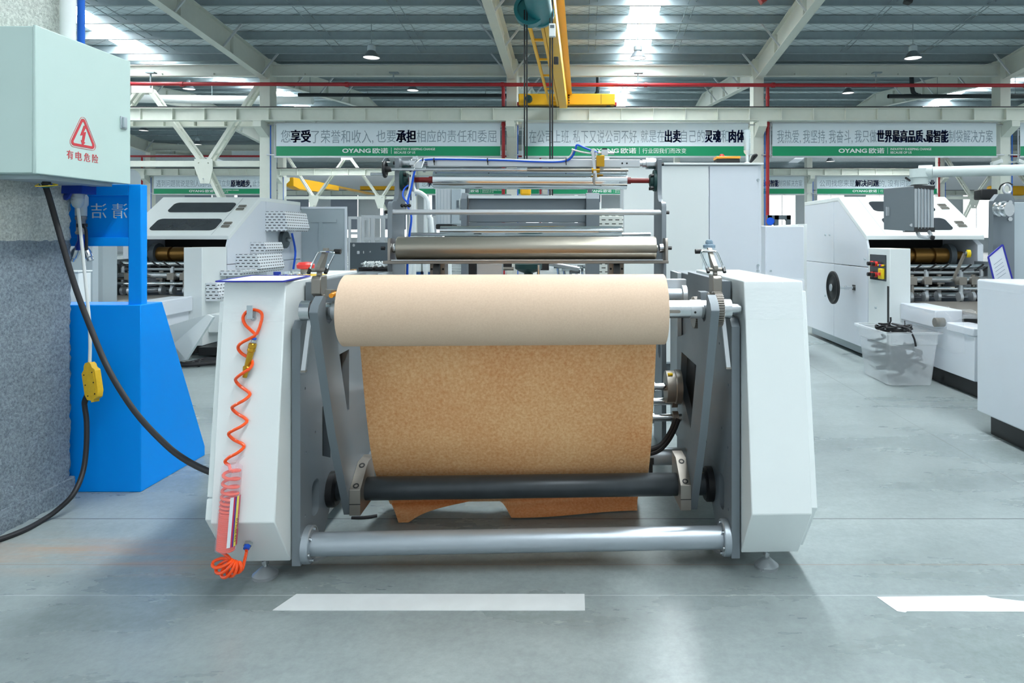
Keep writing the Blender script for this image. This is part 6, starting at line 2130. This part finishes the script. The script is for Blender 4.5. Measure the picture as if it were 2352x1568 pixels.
for x in (a.x + .05, b_.x - .05):
    MB().box((x - .04, 10.9, 0), (x + .04, 11.3, .55)).build('foot', GREYD, dp)
pl_ = thing('pallet', 'dark pallet on the floor left of the roller frame', 'pallet', at(868, 640, 9.5), 0)
x0, x1 = at(805, 0, 9.2).x, at(905, 0, 9.2).x
for i in range(5):
    MB().box((x0, 9.1 + i * .2, .66), (x1, 9.22 + i * .2, .69)).build('slat', BLACK, pl_)
for i in range(3):
    MB().box((x0 + (x1 - x0 - .1) * i / 2, 9.1, .5), (x0 + .1 + (x1 - x0 - .1) * i / 2, 10.02, .66)).build('bearer', BLACK, pl_)
MB().box((x0 + .03, 9.15, 0), (x1 - .03, 9.95, .5)).build('lower_crate', GREYD, pl_, bevel=.01)
rn = random.Random(4)
for s_ in range(2):
    px0, px1 = ((828, 862), (866, 903))[s_]
    for k in range(5):
        xa, xb2 = at(px0, 0, 9.3).x + rn.uniform(-.008, .008), at(px1, 0, 9.3).x + rn.uniform(-.008, .008)
        z = .692 + k * .042
        o = MB().box((xa, 9.2, z), (xb2, 9.75, z + .036)).build('black_tray', BLACK, bevel=.006)
        tag(o, ('left', 'right')[s_] + '-hand stack on the dark pallet, ' + ('bottom', 'second', 'third', 'fourth', 'top')[k] + ' black tray', 'tray', 'black trays stacked on the pallet')
    hp_ = MB()
    for k in range(60):
        c = Vector((rn.uniform(xa + .02, xb2 - .02), rn.uniform(9.22, 9.7), .905 + rn.uniform(0, .05)))
        d = Vector((rn.uniform(-1, 1), rn.uniform(-1, 1), rn.uniform(-.4, .4))).normalized() * .03
        hp_.bar(c - d, c + d, .018, .018)
    tag(hp_.build('white_parts', PVC, smooth=0), 'heap of small white plastic parts on the ' + ('left', 'right')[s_] + ' stack of black trays', 'parts', None, 'stuff')
bc = thing('blue_crate', 'blue crate stack beside the open door, left of the dark pallet', 'crate', at(812, 625, 9.0), 0)
x0, x1 = at(803, 0, 8.9).x, at(815, 0, 8.9).x
MB().box((x0, 8.9, 0), (x1, 9.05, .78)).build('crate_body', mat('blue crate plastic', rgb(30, 100, 160), .5), bc, bevel=.01)
MB().box((x0 - .01, 8.89, .78), (x1 + .01, 9.06, .82)).build('crate_rim', HOSEBLUE, bc)
MB().box((x0, 8.92, .82), (x1 - .02, 9.03, .88)).build('cardboard_piece', CARDB, bc)
bw_ = thing('parts_bins', 'white bins on blue feet behind the left plate of the roller frame', 'bins', at(960, 640, 8.6), 0)
for i in range(3):
    x0 = at(925 + i * 22, 0, 8.6).x
    MB().box((x0, 8.6, .86), (x0 + .11, 8.9, 1.02)).build('white_bin', PVC, bw_, bevel=.02)
    MB().box((x0 + .01, 8.62, 0), (x0 + .1, 8.88, .86)).build('blue_foot', mat('blue bin foot', rgb(20, 80, 140), .5), bw_)
# machines and benches far away in the next bays (right side under the windows)
fr = thing('far_frame', 'distant steel frame with blue motor right of the tall cabinet', 'frame', at(1790, 540, 16), 0)
for px in (1768, 1784, 1812):
    p = at(px, 494, 16)
    MB().box((p.x - .05, 16, 0), (p.x + .05, 16.1, p.z)).build('post', GREYD, fr)
a, b_ = at(1764, 494, 16), at(1816, 498, 16)
MB().box((a.x, 16, b_.z - .06), (b_.x, 16.1, a.z)).build('beam', GREYD, fr)
MB().bar(at(1800, 497, 16.05), at(1812, 510, 16.05), .06, .06).build('brace', GREYD, fr)
MB().cyl(at(1769, 508, 15.9), at(1773, 508, 16.2), .09, n=16).build('blue_motor', HOSEBLUE, fr)
